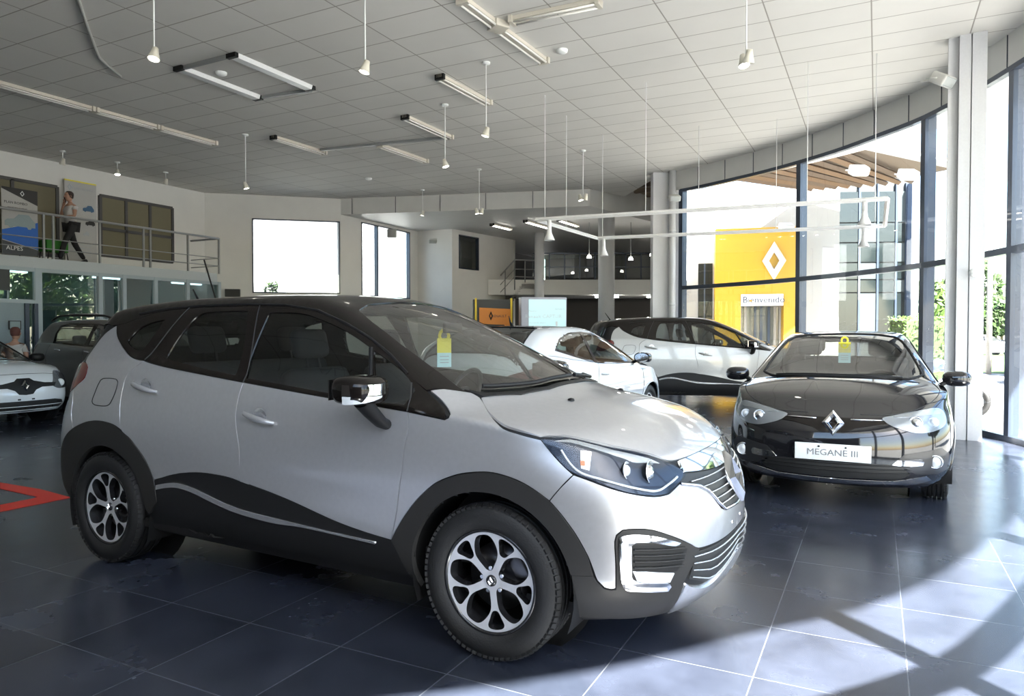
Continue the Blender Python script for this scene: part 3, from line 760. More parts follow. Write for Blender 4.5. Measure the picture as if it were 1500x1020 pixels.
    # ---- lamps
    lamp=[(.250,-.857,.990),(.331,-.806,.999),(.42,-.76,.980),(.506,-.705,.957),(.632,-.575,.911),(.695,-.502,.872),(.744,-.448,.833),(.748,-.477,.810),(.724,-.598,.762),(.679,-.667,.760),(.61,-.74,.778),(.537,-.785,.801),(.451,-.824,.835),(.375,-.848,.867),(.307,-.853,.926)]
    lo=P('headlight',pp('fru',lamp),'fru',M_LDK,off=.003,sharp=(0,6,8),ins=.002,step=.025)
    def sub(nm,pts,mt,off,mir=True,sk=.006,sharp='all',lab=None):
        o=smooth_poly(pp('fru',pts),sharp,.012); return patch(S,nm,o,'fru',mt,lo,off,sk,(),.02,lab,mir)
    sub('lamp_brow',[(.302,-.84,.985),(.358,-.804,.99),(.511,-.716,.946),(.632,-.594,.899),(.667,-.56,.876),(.595,-.663,.889),(.478,-.750,.942),(.364,-.808,.978)],M_TRIM,.008)
    ll=[(.331,-.836,.949),(.403,-.835,.869),(.494,-.799,.834),(.615,-.721,.795),(.681,-.652,.777),(.713,-.582,.796),(.73,-.518,.816)]
    for s,o in ((1,lo[0]),(-1,lo[1])):
        pts=[]
        for q in ll:
            h=S.near(q); pts.append(V((h[0].x+h[1].x*.01,s*(h[0].y+h[1].y*.01),h[0].z+h[1].z*.01)))
        MB().tube(smooth_poly(pts,(),.02,False),.0055,6).build('light_guide',M_WHT,o,fixn=False)
        for c,r in (((.565,-.712,.862),.038),((.645,-.635,.850),.052)):
            h=S.near(c); n=V((.8,-.55,.1)).normalized(); b=V((h[0].x,h[0].y,h[0].z))-n*.004
            fm=frame((b.x,s*b.y,b.z),(0,1,0),z=V((n.x,s*n.y,n.z)))
            mb=MB(); mb.lathe([(r,.012),(r*.95,.016),(r*.72,.004),(r*.68,.002),(r*.60,.016),(r*.35,.024),(0,.027)],24,fm); mb.build('lamp_reflector',M_WHT if r<.04 else MATS['chrome'],o,fixn=False)
    sub('indicator',[(.403,-.801,.947),(.443,-.778,.941),(.448,-.811,.869),(.416,-.824,.877)],M_WHT,.010)
    sub('indicator_bulb',[(.405,-.812,.905),(.425,-.805,.905),(.428,-.812,.885),(.41,-.818,.885)],M_ORG,.013)
    sub('lamp_cover',[tuple(q) for q in lamp],M_LENS,.016,sk=.003)
    # daytime light bracket and fog lamp
    drl=[(.573,-.799,.589),(.580,-.792,.610),(.628,-.757,.616),(.695,-.693,.600),(.765,-.600,.560),(.748,-.627,.552),(.69,-.70,.575),(.629,-.759,.583),(.615,-.77,.573),(.615,-.77,.478),(.628,-.755,.425),(.731,-.638,.397),(.726,-.638,.365),(.638,-.74,.380),(.590,-.785,.400),(.576,-.798,.486)]
    P('daytime_light',pp('fr',drl),'fr',MATS['chrome'],off=.018,sharp=(4,12),ins=.0,dense=.015,step=.015,sk=.02)
    drl2=[(.580,-.797,.58),(.59,-.785,.600),(.63,-.757,.603),(.695,-.693,.590),(.69,-.70,.583),(.632,-.757,.593),(.602,-.778,.585),(.600,-.78,.478),(.605,-.778,.42),(.635,-.75,.400),(.72,-.645,.382),(.72,-.645,.372),(.638,-.74,.388),(.597,-.785,.405),(.584,-.795,.486)]
    P('daytime_light_tube',pp('fr',drl2),'fr',M_WHT,off=.023,ins=0,dense=.012,step=.012,sk=.006)
    fgr=[(.617,-.770,.573),(.69,-.70,.567),(.790,-.565,.530),(.775,-.58,.48),(.755,-.61,.442),(.628,-.755,.462)]
    P('fog_lamp_grille',pp('fr',fgr),'fr',M_BLK,off=.012,ins=0)
    for k in range(4):
        z0_=.555-.024*k; 
        pts=[]
        for a in range(6):
            u=a/5; x=.622+(.775-.004*k-.622)*u; y=-.765+(.19)*u; h=drape(S,'fr',(x+y)*.70711,z0_-.018*u); pts.append(h[0]+h[1]*.017)
        for s in (1,-1): MB().tube([V((q.x,q.y*s,q.z)) for q in pts],.006,6,flat=.7).build('fog_grille_slat',M_CLAD,car,fixn=False)
    fogl=[(.620,-.766,.466),(.663,-.728,.462),(.748,-.625,.438),(.735,-.639,.402),(.673,-.713,.412),(.633,-.752,.425)]
    P('fog_lamp',pp('fr',fogl),'fr',M_WHT,off=.016,ins=0,sharp='all')
    # bumper bolts of the missing plate
    for y in (-.10,.08,): 
        h=drape(S,'front',y,.545); MB().cyl(h[0],h[0]+h[1]*.008,.009,10).build('plate_screw',MATS['chrome'],car)
    # ---- tail
    tl=[(-3.06,-.817,1.213),(-3.10,-.80,1.245),(-3.20,-.785,1.235),(-3.30,-.76,1.20),(-3.36,-.74,1.14),(-3.36,-.76,1.06),(-3.28,-.80,1.045),(-3.20,-.82,1.07),(-3.13,-.836,1.108),(-3.067,-.833,1.152)]
    P('tail_light',pp('rr',tl),'rr',M_RED,off=.006,ins=0,sharp=())
    rb=[(-3.20,-.834,1.07),(-3.166,-.857,.985),(-3.166,-.866,.927),(-3.15,-.872,.875),(-3.127,-.877,.818),(-3.215,-.87,.768),(-3.285,-.86,.69),(-3.335,-.85,.60),(-3.37,-.83,.52),(-3.50,-.6,.50),(-3.58,-.3,.5),(-3.60,0,.5),(-3.57,0,.80),(-3.50,-.5,.80),(-3.42,-.70,.90),(-3.36,-.76,1.06),(-3.28,-.80,1.043)]
    P('rear_bumper',pp('rr',rb),'rr',M_SIL,sharp=(0,8,11,12,14),ins=.002)
    tg=[(-.72,1.05),(-.50,.81),(0,.805),(.50,.81),(.72,1.05),(.72,1.24),(.66,1.30),(-.66,1.30),(-.72,1.24)]
    P('tailgate',tg,'rear',M_SIL,mir=False)
    tg2=[(-.68,1.315),(.68,1.315),(.60,1.56),(-.60,1.56)]
    P('tailgate_upper',tg2,'rear',M_GLB,mir=False,hl=(rgl,))
    rc=[(-3.37,-.83,.505),(-3.34,-.84,.30),(-3.45,-.6,.26),(-3.52,0,.26),(-3.6,0,.49),(-3.58,-.3,.49),(-3.5,-.6,.49)]
    P('rear_cladding',pp('rr',rc),'rr',M_CLAD,ins=.001)
    fu=smooth_poly([(-2.886,1.12),(-2.915,1.05),(-2.929,1.006),(-2.891,.985),(-2.747,.988),(-2.700,1.027),(-2.672,1.10),(-2.69,1.150),(-2.849,1.151)],(),.02)
    strip(S,'fuel_flap_seam',fu+[fu[0]],'side',.003,M_INK,car,.005)
    # ---- handles
    for par,(x0,z0) in ((door,(-1.40,.995)),(rear,(-2.385,1.118))):
        for s,p_ in ((-1,par[0]),(1,par[1])):
            mb=MB(); q=[]
            for a in range(9):
                u=a/8; x=x0+.115-.235*u; z=z0-.025+.045*u
                h=drape(S,'side',x,z); off=.010+.030*sin(pi*min(1,max(0,u)))**.5
                q.append(V((x,s*(abs(h[0].y)+off),z)))
            mb.tube(q,[.009,.013,.016,.017,.017,.016,.016,.014,.010],10); mb.build('door_handle',M_SIL,p_,fixn=False)
            h=drape(S,'side',x0,z0); cm=MB(); fm=frame((x0,s*(abs(h[0].y)+.006),z0),(1,0,0),z=V((0,s,0)))
            cm.lathe([(.050,0),(.046,.002),(.02,-.001),(0,-.002)],24,fm@Matrix.Scale(1.0,4)); cm.build('handle_cup',M_TRIM,p_,fixn=False)
    # ---- mirrors
    for s in (-1,1):
        mo=bpy.data.objects.new('door_mirror',None); COL.objects.link(mo); mo.parent=car; mo.location=(-.60,s*1.02,1.18)
        def ell(pts,y0,y1,shr):
            m=MB(); n=len(pts); c=V((sum(p[0] for p in pts)/n,sum(p[1] for p in pts)/n)); rings=[]
            for t,k in ((0,shr),(.12,.93),(.3,1),(.7,1),(.88,.93),(1,shr)):
                rings.append([(c.x+(p[0]-c.x)*k, y0+(y1-y0)*t, c.y+(p[1]-c.y)*k) for p in pts])
            vs=[q for r in rings for q in r]; fs=[]
            for i in range(5):
                for j in range(n): fs.append((i*n+j,i*n+(j+1)%n,(i+1)*n+(j+1)%n,(i+1)*n+j))
            fs+= [tuple(range(n)),tuple(range(5*n,6*n))[::-1]]
            return m.add(vs,fs,True)
        cap=smooth_poly([(-.165,.03),(-.13,.058),(0,.068),(.13,.055),(.165,.02),(.16,-.03),(.12,-.06),(0,-.064),(-.12,-.055),(-.16,-.02)],(),.02)
        # housing is deep along y, cap faces forwards: stretch in y
        ell([(x*.62,z) for x,z in cap],-.115,.115,.6).build('mirror_housing',M_GLB,mo)
        cc=MB(); 
        for t0,z1,z0_ in ((0,.030,-.018),):
            vs=[]; n=14
            for i in range(n+1):
                q=-pi*.5+pi*i/n; xx=.112*cos(q); yy=.122*sin(q)
                vs+=[(xx*1.0,yy,z1),(xx*1.04,yy*1.02,z0_)]
            cc.add(vs,[(2*i,2*i+1,2*i+3,2*i+2) for i in range(n)],True)
        cc.build('mirror_chrome_band',MATS['chrome'],mo,fixn=False)
        ind=MB(); vs=[]; n=14
        for i in range(n+1):
            q=(-.5+.55*i/n)*pi if s<0 else (.5-.55*i/n)*pi; k=1-.75*(i/n)**2; xx=.114*cos(q)+.002; yy=.124*sin(q); vs+=[(xx,yy,-.022),(xx*.98,yy*.98,-.022-.036*k)]
        ind.add(vs,[(2*i,2*i+1,2*i+3,2*i+2) for i in range(n)],True); ind.build('mirror_indicator',M_WHT,mo,fixn=False)
        gm=MB(); gm.box((-.106,-.095,-.045),(-.100,.095,.048)); gm.build('mirror_glass',MATS['chrome'],mo)
        st=MB(); st.tube([V((.03,s*.02,-.05)),V((.035,-s*.03,-.10)),V((.045,-s*.09,-.155)),V((.04,-s*.145,-.175))],[.05,.045,.038,.034],14,flat=.75); st.build('mirror_arm',M_BLK,mo,fixn=False)
    # ---- wipers, vents
    for pts in ([(-.20,-.60),(-.13,-.50),(-.055,-.33),(-.03,-.10),(-.03,.05)],[(-.03,.10),(-.04,.30),(-.09,.48),(-.19,.60)]):
        q=[]
        for x,y in smooth_poly(pts,(),.05,False):
            h=S.cast((x,y,3),(0,0,-1)); q.append(h[0]+h[1]*.018)
        MB().tube(q,.011,8).build('wiper',M_BLK,car,fixn=False)
    cw=[(-.25,-.68),(-.16,-.62),(-.058,-.485),(-.003,-.295),(.01,0),(-.003,.295),(-.058,.485),(-.16,.62),(-.25,.68),(-.155,.655),(-.035,.485),(.02,.295),(.032,0),(.02,-.295),(-.035,-.485),(-.155,-.655)]
    P('cowl',cw,'top',M_BLK,sharp='all',mir=False,ins=0,off=.010,step=.03)
    for x,y in ((.16,-.35),(.16,.35)):
        h=S.cast((x,y,3),(0,0,-1)); MB().lathe([(.018,0),(.014,.010),(0,.014)],12,frame(h[0]+h[1]*.003,(1,0,0),z=h[1])).build('washer_nozzle',M_BLK,car)
    # roof antenna
    h=S.cast((-3.0,0,3),(0,0,-1)); MB().tube([h[0],h[0]+V((-.10,0,.14))],[.012,.005],8).build('antenna',M_BLK,car)
    build_shell(bm,'body_shell',M_BLK,car,holes,[aF,aR],sink=.008)
    chassis(car,WB,.24,.70,-3.40,.895,[(0,.345,.41),(-2.765,.335,.41)],.41,.60)
    interior(car,-.45,1.12,-1.15,-2.05,.74,floor=.38)
    hm=MB(); hm.box((-.78,-.09,1.44),(-.75,.09,1.50),bev=.01); hm.build('rear_view_mirror',M_BLK,car)
    for x,nm,sp in ((0,'front_wheel',rad(100)),(-WB,'rear_wheel',rad(62))):
        for s in (-1,1):
            make_wheel(car,nm,(x,s*.785,.345),R=.345,w=.215,rr=.232,mface=M_ALU,mdark=M_DKA,mtire=M_RUB,style=0,spin=sp,side=s)
    return car,S
# ================================================================== ROOM
ZC=5.40; ZF=4.93; ZT=2.53
def gridmat(name, base, line, sx, sy, ox, oy, w, rough, var=.3, vscale=3., ax='xy', spec=.5, bump=0., linestr=1.0, roughvar=.0, tilevar=.0, stain=0., dirt=(.3,.22,.12)):
    m=bpy.data.materials.new(name); m.use_nodes=True; nt=m.node_tree; b=nt.nodes['Principled BSDF']; L=nt.links.new; N=nt.nodes.new
    ge=N('ShaderNodeNewGeometry'); sp=N('ShaderNodeSeparateXYZ'); L(ge.outputs['Position'],sp.inputs[0])
    def math(op,a,bv=None,c=None):
        n=N('ShaderNodeMath'); n.operation=op
        for i,q in enumerate((a,bv,c)):
            if q is None: continue
            if isinstance(q,(int,float)): n.inputs[i].default_value=q
            else: L(q,n.inputs[i])
        return n.outputs[0]
    masks=[]; cells=[]
    for o,s,k in ((sp.outputs[0],sx,ox),(sp.outputs[1],sy,oy)):
        t=math('DIVIDE',math('SUBTRACT',o,k),s); f=math('FRACT',t); cells.append(math('FLOOR',t))
        d=math('MULTIPLY',math('MINIMUM',f,math('SUBTRACT',1.0,f)),s)
        mr=N('ShaderNodeMapRange'); mr.inputs[1].default_value=w*.35; mr.inputs[2].default_value=w*.65; mr.inputs[3].default_value=1; mr.inputs[4].default_value=0; L(d,mr.inputs[0]); masks.append(mr.outputs[0])
    mk=math('MAXIMUM',masks[0],masks[1]); mk=math('MULTIPLY',mk,linestr)
    nz=N('ShaderNodeTexNoise'); nz.inputs['Scale'].default_value=vscale; nz.inputs['Detail'].default_value=4; nz.inputs['Roughness'].default_value=.6; L(ge.outputs['Position'],nz.inputs['Vector'])
    cv=N('ShaderNodeCombineXYZ'); L(cells[0],cv.inputs[0]); L(cells[1],cv.inputs[1])
    wn=N('ShaderNodeTexWhiteNoise'); wn.noise_dimensions='3D'; L(cv.outputs[0],wn.inputs[0])
    v=N('ShaderNodeMapRange'); v.inputs[1].default_value=.2; v.inputs[2].default_value=.8; v.inputs[3].default_value=1-var; v.inputs[4].default_value=1+var; L(nz.outputs['Fac'],v.inputs[0])
    tv=math('MULTIPLY_ADD',wn.outputs['Value'],tilevar,1-tilevar/2)
    vv=math('MULTIPLY',v.outputs[0],tv)
    c1=N('ShaderNodeVectorMath'); c1.operation='SCALE'; c1.inputs[0].default_value=base; L(vv,c1.inputs[3])
    mx=N('ShaderNodeMix'); mx.data_type='RGBA'; L(mk,mx.inputs[0]); L(c1.outputs[0],mx.inputs[6]); mx.inputs[7].default_value=(*line,1)
    out=mx.outputs[2]
    L(out,b.inputs['Base Color'])
    if roughvar:
        r=N('ShaderNodeMapRange'); r.inputs[1].default_value=.15; r.inputs[2].default_value=.85; r.inputs[3].default_value=rough-roughvar; r.inputs[4].default_value=rough+roughvar; L(nz.outputs['Fac'],r.inputs[0]); L(r.outputs[0],b.inputs['Roughness'])
    else: b.inputs['Roughness'].default_value=rough
    b.inputs['Specular IOR Level'].default_value=spec
    if bump:
        bp=N('ShaderNodeBump'); bp.inputs['Strength'].default_value=bump; bp.inputs['Distance'].default_value=.003; L(math('SUBTRACT',1.0,mk),bp.inputs['Height']); L(bp.outputs[0],b.inputs['Normal'])
    return m
M_FLOOR=gridmat('slate_floor_tiles',(.027,.032,.047),(.13,.14,.155),.5775,.565,.13,3.08,.005,.25,var=.5,vscale=2.2,spec=.5,roughvar=.07,tilevar=.3,linestr=.6)
_c=at_z(956,0,ZC); _d=at_z(1000,60,ZC)
M_CEIL=gridmat('ceiling_tiles',(.66,.645,.61),(.33,.31,.28),1.157,.565,_c.x,_c.y+.1,.016,.8,var=.05,vscale=.8,spec=.2,bump=.5,tilevar=.05)
M_WALL=mat('wall_paint',(.72,.715,.69),.75,bscale=2); M_WHITE=mat('white_plaster',(.80,.80,.78),.7,bscale=2); M_FASC=mat('fascia_panel',(.64,.64,.62),.5,bscale=3)
M_MUL=mat('dark_mullion',(.035,.05,.08),.35,.4,coat=.3); M_WGL=glass('window_glass',(.93,.96,.97),.9,.0,1.5)
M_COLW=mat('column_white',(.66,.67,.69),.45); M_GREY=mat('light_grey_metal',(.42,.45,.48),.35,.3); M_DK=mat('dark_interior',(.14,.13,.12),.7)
def S_(o,kind='structure'): o['kind']=kind; return o
def struct(mb,name,m,parent=None,**k): return S_(mb.build(name,m,parent,**k))
GP=[(-4.80,17.55),(-4.0,17.25),(-3.02,16.7),(-2.15,16.15),(-1.32,15.5),(-.62,14.85),(-.02,14.15),(.62,13.35),(1.16,12.30),(1.63,11.14),(2.10,9.75),(2.5,8.2),(2.75,6.6),(2.80,5.0),(2.70,3.9),(2.46,3.08),(2.03,2.0),(1.58,1.4),(1.1,.75),(.4,-.1),(-.4,-.8),(-1.6,-1.5),(-3.2,-2.1),(-5,-2.5),(-9,-2.6)]
GL=[V(q) for q in smooth_poly(GP,(),.15,False)]
def poly_hit(px):
    """where the vertical image line px meets the glass line"""
    r=ray(px,487); d=V((r.x,r.y)); best=None
    for a,b in zip(GL,GL[1:]):
        e=b-a; den=d.x*e.y-d.y*e.x
        if abs(den)<1e-9: continue
        t=(a.x*e.y-a.y*e.x)/den; u=(a.x*d.y-a.y*d.x)/den
        if 0<=u<1 and t>0: return a+e*u
def arc_s(p):
    s=0;best=(9,0)
    for a,b in zip(GL,GL[1:]):
        e=b-a; u=max(0,min(1,(p-a).dot(e)/e.dot(e))); d=(a+e*u-p).length
        if d<best[0]: best=(d,s+e.length*u)
        s+=e.length
    return best[1]
def at_s(s):
    for a,b in zip(GL,GL[1:]):
        e=b-a
        if s<=e.length: return a+e*(s/e.length), e.normalized()
        s-=e.length
    return GL[-1],(GL[-1]-GL[-2]).normalized()
LTOT=sum((b-a).length for a,b in zip(GL,GL[1:]))
# floor
fl=[(GL[-1].x,GL[-1].y),(-17.6,-2.6),(-17.6,14.2),(-14.4,16.6),(-14.4,31),(-6.2,31),(-6.2,25.5)]+[tuple(q) for q in GL]
fm=MB(); fm.prism(fl,-.15,0); struct(fm,'floor',M_FLOOR)
cl=[(-9,-2.6),(-17.0,-2.6),(-17.0,14.0),(-14.15,16.45),(-7.07,18.5),(-6.6,20.0),(-4.80,17.55)]+[tuple(q) for q in GL]
cm=MB(); cm.prism(cl,ZC,ZC+.12); struct(cm,'ceiling',M_CEIL)
# roof slab outside with eaves (its edge shades the glass)
def off_pt(i,d):
    a=GL[max(0,i-1)]; b=GL[min(len(GL)-1,i+1)]; t=(b-a).normalized(); return GL[i]+V((-t.y,t.x))*d
def evw(p):
    return interp([(-3,.5),(1.0,2.15),(3.4,2.15),(6,2.4),(30,2.5)],p.y)
rs=MB(); n=len(GL); vs=[]
for i in range(n):
    o=off_pt(i,evw(GL[i])); vs+=[(GL[i].x,GL[i].y,ZC+.13),(o.x,o.y,ZC+.13),(o.x,o.y,ZC+.38),(GL[i].x,GL[i].y,ZC+.38)]
rs.add(vs,[(4*i+a,4*i+(a+1)%4,4*i+4+(a+1)%4,4*i+4+a) for i in range(n-1) for a in range(4)])
rs.add([(x,y,ZC+.3) for x,y in cl]+[(x,y,ZC+.38) for x,y in cl],[tuple(range(len(cl)))[::-1],tuple(range(len(cl),2*len(cl)))])
struct(rs,'roof_slab',M_WHITE)
# fascia band
fb=MB(); vs=[]
for i in range(n):
    o=off_pt(i,.12); vs+=[(GL[i].x,GL[i].y,ZF),(o.x,o.y,ZF),(o.x,o.y,ZC+.1),(GL[i].x,GL[i].y,ZC+.1)]
fb.add(vs,[(4*i+a,4*i+(a+1)%4,4*i+4+(a+1)%4,4*i+4+a) for i in range(n-1) for a in range(4)]); struct(fb,'trim_1',M_FASC)
jt=MB(); s=.25
while s<LTOT:
    p,t=at_s(s); jt.box((-.004,-.012,ZF+.01),(.004,.02,ZC-.01),Matrix.Translation((p.x,p.y,0))@Matrix.Rotation(atan2(t.y,t.x),4,'Z')); s+=.80
struct(jt,'trim_2',M_MUL)
# mullions and glass bays
ms=[arc_s(poly_hit(x)) for x in (997,1169,1351,1479)]
st=2.75; s=ms[-1]
near=arc_s(V((2.02,1.93))); k=round((near-s)/st); st=(near-s)/k
SEND=arc_s(V((1.1,.75)))
while s+st<SEND-.3: s+=st; ms.append(s)
def seg_pts(s0,s1):
    n=max(2,int((s1-s0)/.3)); return [at_s(s0+(s1-s0)*i/n)[0] for i in range(n+1)]
for i,s in enumerate(ms):
    p,t=at_s(s); X=Matrix.Translation((p.x,p.y,0))@Matrix.Rotation(atan2(t.y,t.x),4,'Z')
    mb=MB(); mb.box((-.055,-.03,0),(.055,.16,ZF),X); struct(mb,'trim_%d'%(10+i),M_MUL)
    s1=ms[i+1] if i+1<len(ms) else SEND
    pts=seg_pts(s,s1); g=MB(); vs=[]
    for q in pts: vs+=[(q.x,q.y,.06),(q.x,q.y,ZF)]
    g.add([(x+.05*0,y,z) for x,y,z in vs],[(2*a,2*a+2,2*a+3,2*a+1) for a in range(len(pts)-1)],False)
    w=struct(g,'window_%d'%(i+1),M_WGL,fixn=False)
    fr=MB(); P3=[(q.x,q.y) for q in pts]
    for a,b in zip(P3,P3[1:]):
        d=V(b)-V(a); X2=Matrix.Translation((a[0],a[1],0))@Matrix.Rotation(atan2(d.y,d.x),4,'Z')
        fr.box((-.01,-.03,ZT-.045),(d.length+.01,.09,ZT+.045),X2); fr.box((-.01,-.04,0),(d.length+.01,.09,.075),X2); fr.box((-.01,-.04,ZF-.06),(d.length+.01,.06,ZF+.01),X2)
    S_(fr.build('window_frame',M_MUL,w))
pts=seg_pts(SEND,LTOT); mb=MB()
for a,b in zip(pts,pts[1:]):
    d=b-a; mb.box((-.01,0,0),(d.length+.01,.12,2.5 if a.x>-2.2 else ZC),Matrix.Translation((a.x,a.y,0))@Matrix.Rotation(atan2(d.y,d.x),4,'Z')); mb.box((-.01,0,4.9),(d.length+.01,.12,ZC),Matrix.Translation((a.x,a.y,0))@Matrix.Rotation(atan2(d.y,d.x),4,'Z'))
struct(mb,'wall_entrance',mat('entrance_wall_paint',(.78,.77,.75),.8))
mb=MB()
for a,b in zip(pts,pts[1:]):
    d=b-a; mb.box((-.01,-.04,0),(d.length+.01,-.005,2.3),Matrix.Translation((a.x,a.y,0))@Matrix.Rotation(atan2(d.y,d.x),4,'Z'))
struct(mb,'trim_80',mat('added_dark_panel',(.06,.05,.048),.6))  # unseen dark panels, added to darken what the silver car's side reflects
w=MB()
for a,b in zip(pts,pts[1:]):
    if a.x<=-2.2: continue
    d=b-a; w.box((0,.05,2.5),(d.length,.056,4.9),Matrix.Translation((a.x,a.y,0))@Matrix.Rotation(atan2(d.y,d.x),4,'Z'))
struct(w,'window_15',M_WGL)  # unseen high window band, added to bring soft fill onto the car side
wall_rear=MB(); wall_rear.box((-17.1,-2.75,0),(-9,-2.6,ZC)); struct(wall_rear,'wall_rear',M_WALL)
# wall piece between window_1 and the rear column
# left wall, chamfer wall with the big window, back walls
def wall(name,a,b,z0,z1,m,th=.15,holes=(),parent=None):
    """vertical wall from a to b (x,y); holes in (distance, z) rectangles (s0,s1,z0,z1)"""
    a=V(a);b=V(b);L=(b-a).length; X=Matrix.Translation((a.x,a.y,0))@Matrix.Rotation(atan2((b-a).y,(b-a).x),4,'Z')
    mb=MB(); xs=sorted({0,L,*[h[0] for h in holes],*[h[1] for h in holes]})
    for x0,x1 in zip(xs,xs[1:]):
        hs=sorted([h for h in holes if h[0]<=x0+1e-6 and h[1]>=x1-1e-6],key=lambda h:h[2]); z=z0
        for h in hs:
            if h[2]>z: mb.box((x0,0,z),(x1,th,h[2]),X)
            z=h[3]
        if z<z1: mb.box((x0,0,z),(x1,th,z1),X)
    o=struct(mb,name,m); return o,X
def hitw(px,a,b,y=450):
    """distance along wall a-b and height where the pixel meets it"""
    a=V(a);b=V(b);e=(b-a).normalized(); nrm=V((-e.y,e.x)); r=ray(px,y); d=V((r.x,r.y)); t=a.dot(nrm)/d.dot(nrm)
    p=C_O+r*t; return (V((p.x,p.y))-a).dot(e), p.z
WL=-17.0
wall('wall_left',(WL,-2.6),(WL,14.0),0,ZC,M_WALL)
# mezzanine wall windows as framed blinds set in the wall (opaque behind)
cw0,cw1=(WL,14.0),(-14.15,16.45)
s0,zt=hitw(369,cw0,cw1,320); s1,_=hitw(498,cw0,cw1,320); _,zb_=hitw(430,cw0,cw1,430)
w,X=wall('wall_corner',cw0,cw1,0,ZC,M_WALL,holes=[(s0,s1,zb_,zt)])
def win(n,X,s0,s1,z0,z1,mull=(),fm=None,gl=True):
    g=MB(); g.box((s0,.05,z0),(s1,.06,z1),X); o=struct(g,'window_%d'%n,M_WGL)
    f=MB(); t=.035
    for bx in ((s0,s0+t,z0,z1),(s1-t,s1,z0,z1),(s0,s1,z0,z0+t),(s0,s1,z1-t,z1),*[(m-t*.8,m+t*.8,z0,z1) for m in mull]): f.box((bx[0],-.02,bx[2]),(bx[1],.11,bx[3]),X)
    S_(f.build('window_frame',fm or M_MUL,o)); return o
win(20,X,s0,s1,zb_,zt)
# inner bulkhead and lower ceiling behind it
blk=[(-14.15,16.45),(-7.07,18.5),(-6.3,22.2),(-6.25,31.2),(-14.15,31.2)]
b=MB(); b.prism(blk,ZF,ZC+.3); struct(b,'trim_3',M_FASC)
bj=MB(); a_,b_=V((-14.15,16.45)),V((-7.07,18.5)); X=Matrix.Translation((a_.x,a_.y,0))@Matrix.Rotation(atan2((b_-a_).y,(b_-a_).x),4,'Z')
for q in (.35,1.7,3.05,4.4,5.75): bj.box((q,-.012,ZF),(q+.012,.01,ZC),X)
struct(bj,'trim_4',M_MUL)
# side wall with second window
wa,wb=(-14.15,16.45),(-14.15,20.4)
s0,_=hitw(529,wa,wb,330); s1,_=hitw(600,wa,wb,330); _,zt=hitw(565,wa,wb,333); _,zb_=hitw(565,wa,wb,436)
w,X=wall('wall_back_left',wa,wb,0,ZC,M_WALL,holes=[(s0,s1,zb_,zt)])
sm_,_=hitw(553,wa,wb,400); win(21,X,s0,s1,zb_,zt,(sm_,))
wall('wall_return',(-14.15,20.4),(-12.75,20.4),0,ZC,M_WALL)
wa,wb=(-12.75,20.4),(-12.2,24.0)
s0,_=hitw(672,wa,wb,370); s1,_=hitw(701,wa,wb,370); _,zt=hitw(686,wa,wb,346); _,zb_=hitw(686,wa,wb,395)
w,X=wall('wall_office',wa,wb,0,ZC,M_WALL,holes=[(s0,s1,zb_,zt)]); win(22,X,s0,s1,zb_,zt)
wall('wall_office_rear',(-14.15,24.0),(-14.15,20.5),0,ZC,M_WALL)
wall('wall_office_end',(-12.2,24.0),(-14.15,24.0),0,ZC,M_WALL)
# rear atrium: dark recess behind everything
wall('wall_back',(-14.15,31),(-6.1,31),0,7.5,M_DK)
wall('wall_back_side',(-14.3,24),(-14.3,31),0,7.5,M_DK)
wall('wall_back_right',(-6.2,25.5),(-4.95,17.9),0,6.2,M_WHITE,.12); wall('wall_back_corner',(-6.2,31),(-6.2,25.5),0,6.2,M_WHITE)
# balcony slab at depth 26.5
def cam_mat(px,d,z=0):
    p=at_d(px,487,d); m=Matrix.Translation((p.x,p.y,z))@Matrix.Rotation(CYAW,4,'Z'); return m     # local x = to the right, y = away
X=cam_mat(870,25.5)
z1=CH+(487-410)/CF*25.5; z0=CH+(487-432)/CF*25.5
xl=-2.20; xr=2.3
b=MB(); b.box((xl-1.6,0,z0),(xr,3.0,z1),X); struct(b,'wall_balcony_edge',M_WALL)
gr=thing('balcony_railing','dark glazed railing along the rear upper floor beyond the columns','railing',X@V((0,.1,z1)),CYAW)
for i in range(9):
    x=xl+.05+i*(xr-xl-.1)/8; MB().box((x-.02,0,0),(x+.02,.04,.95)).build('post',M_MUL,gr)
MB().box((xl,0,.93),(xr,.05,.98)).build('top_rail',M_MUL,gr); MB().box((xl,.015,.45),(xr,.03,.48)).build('middle_rail',M_MUL,gr)
MB().box((xl,.02,.06),(xr,.026,.90)).build('glass_panel',glass('rail_glass',(.55,.60,.58)),gr)
# white columns in the atrium
def column(px0,px1,d,label,z1=ZC,kind='col'):
    r=(px1-px0)/2/CF*d; p=at_d((px0+px1)/2,487,d); mb=MB(); mb.cyl((p.x,p.y,0),(p.x,p.y,z1),r,28)
    o=struct(mb,'column_'+label,M_COLW); return o
column(876,900,21.5,'atrium_front',5.3); column(783,797,25,'atrium_left',5.3)
# big white H column by the glass
cp=V((1.09,11.36)); hc=MB(); X=Matrix.Translation((cp.x-.03,cp.y,0))@Matrix.Rotation(rad(-3),4,'Z')
hc.box((-.20,-.10,0),(.19,.10,ZC),X); hc.box((-.235,-.10,0),(-.10,.16,ZC),X); hc.box((-.11,-.155,0),(.02,-.09,ZC),X); hc.box((.035,-.16,0),(.20,-.09,ZC),X)
struct(hc,'column_front',M_COLW)
p=poly_hit(977); hc=MB(); X=Matrix.Translation((p.x,p.y-.15,0))@Matrix.Rotation(rad(27),4,'Z')
hc.box((-.30,.08,0),(.42,.40,ZC),X); struct(hc,'column_rear',M_COLW)
dp=MB(); q=X@V((.14,-.09,0)); dp.cyl((q.x,q.y,0),(q.x,q.y,ZC),.085,20)
for z in (.9,2.1,3.9): dp.cyl((q.x,q.y,z),(q.x,q.y,z+.05),.095,20)
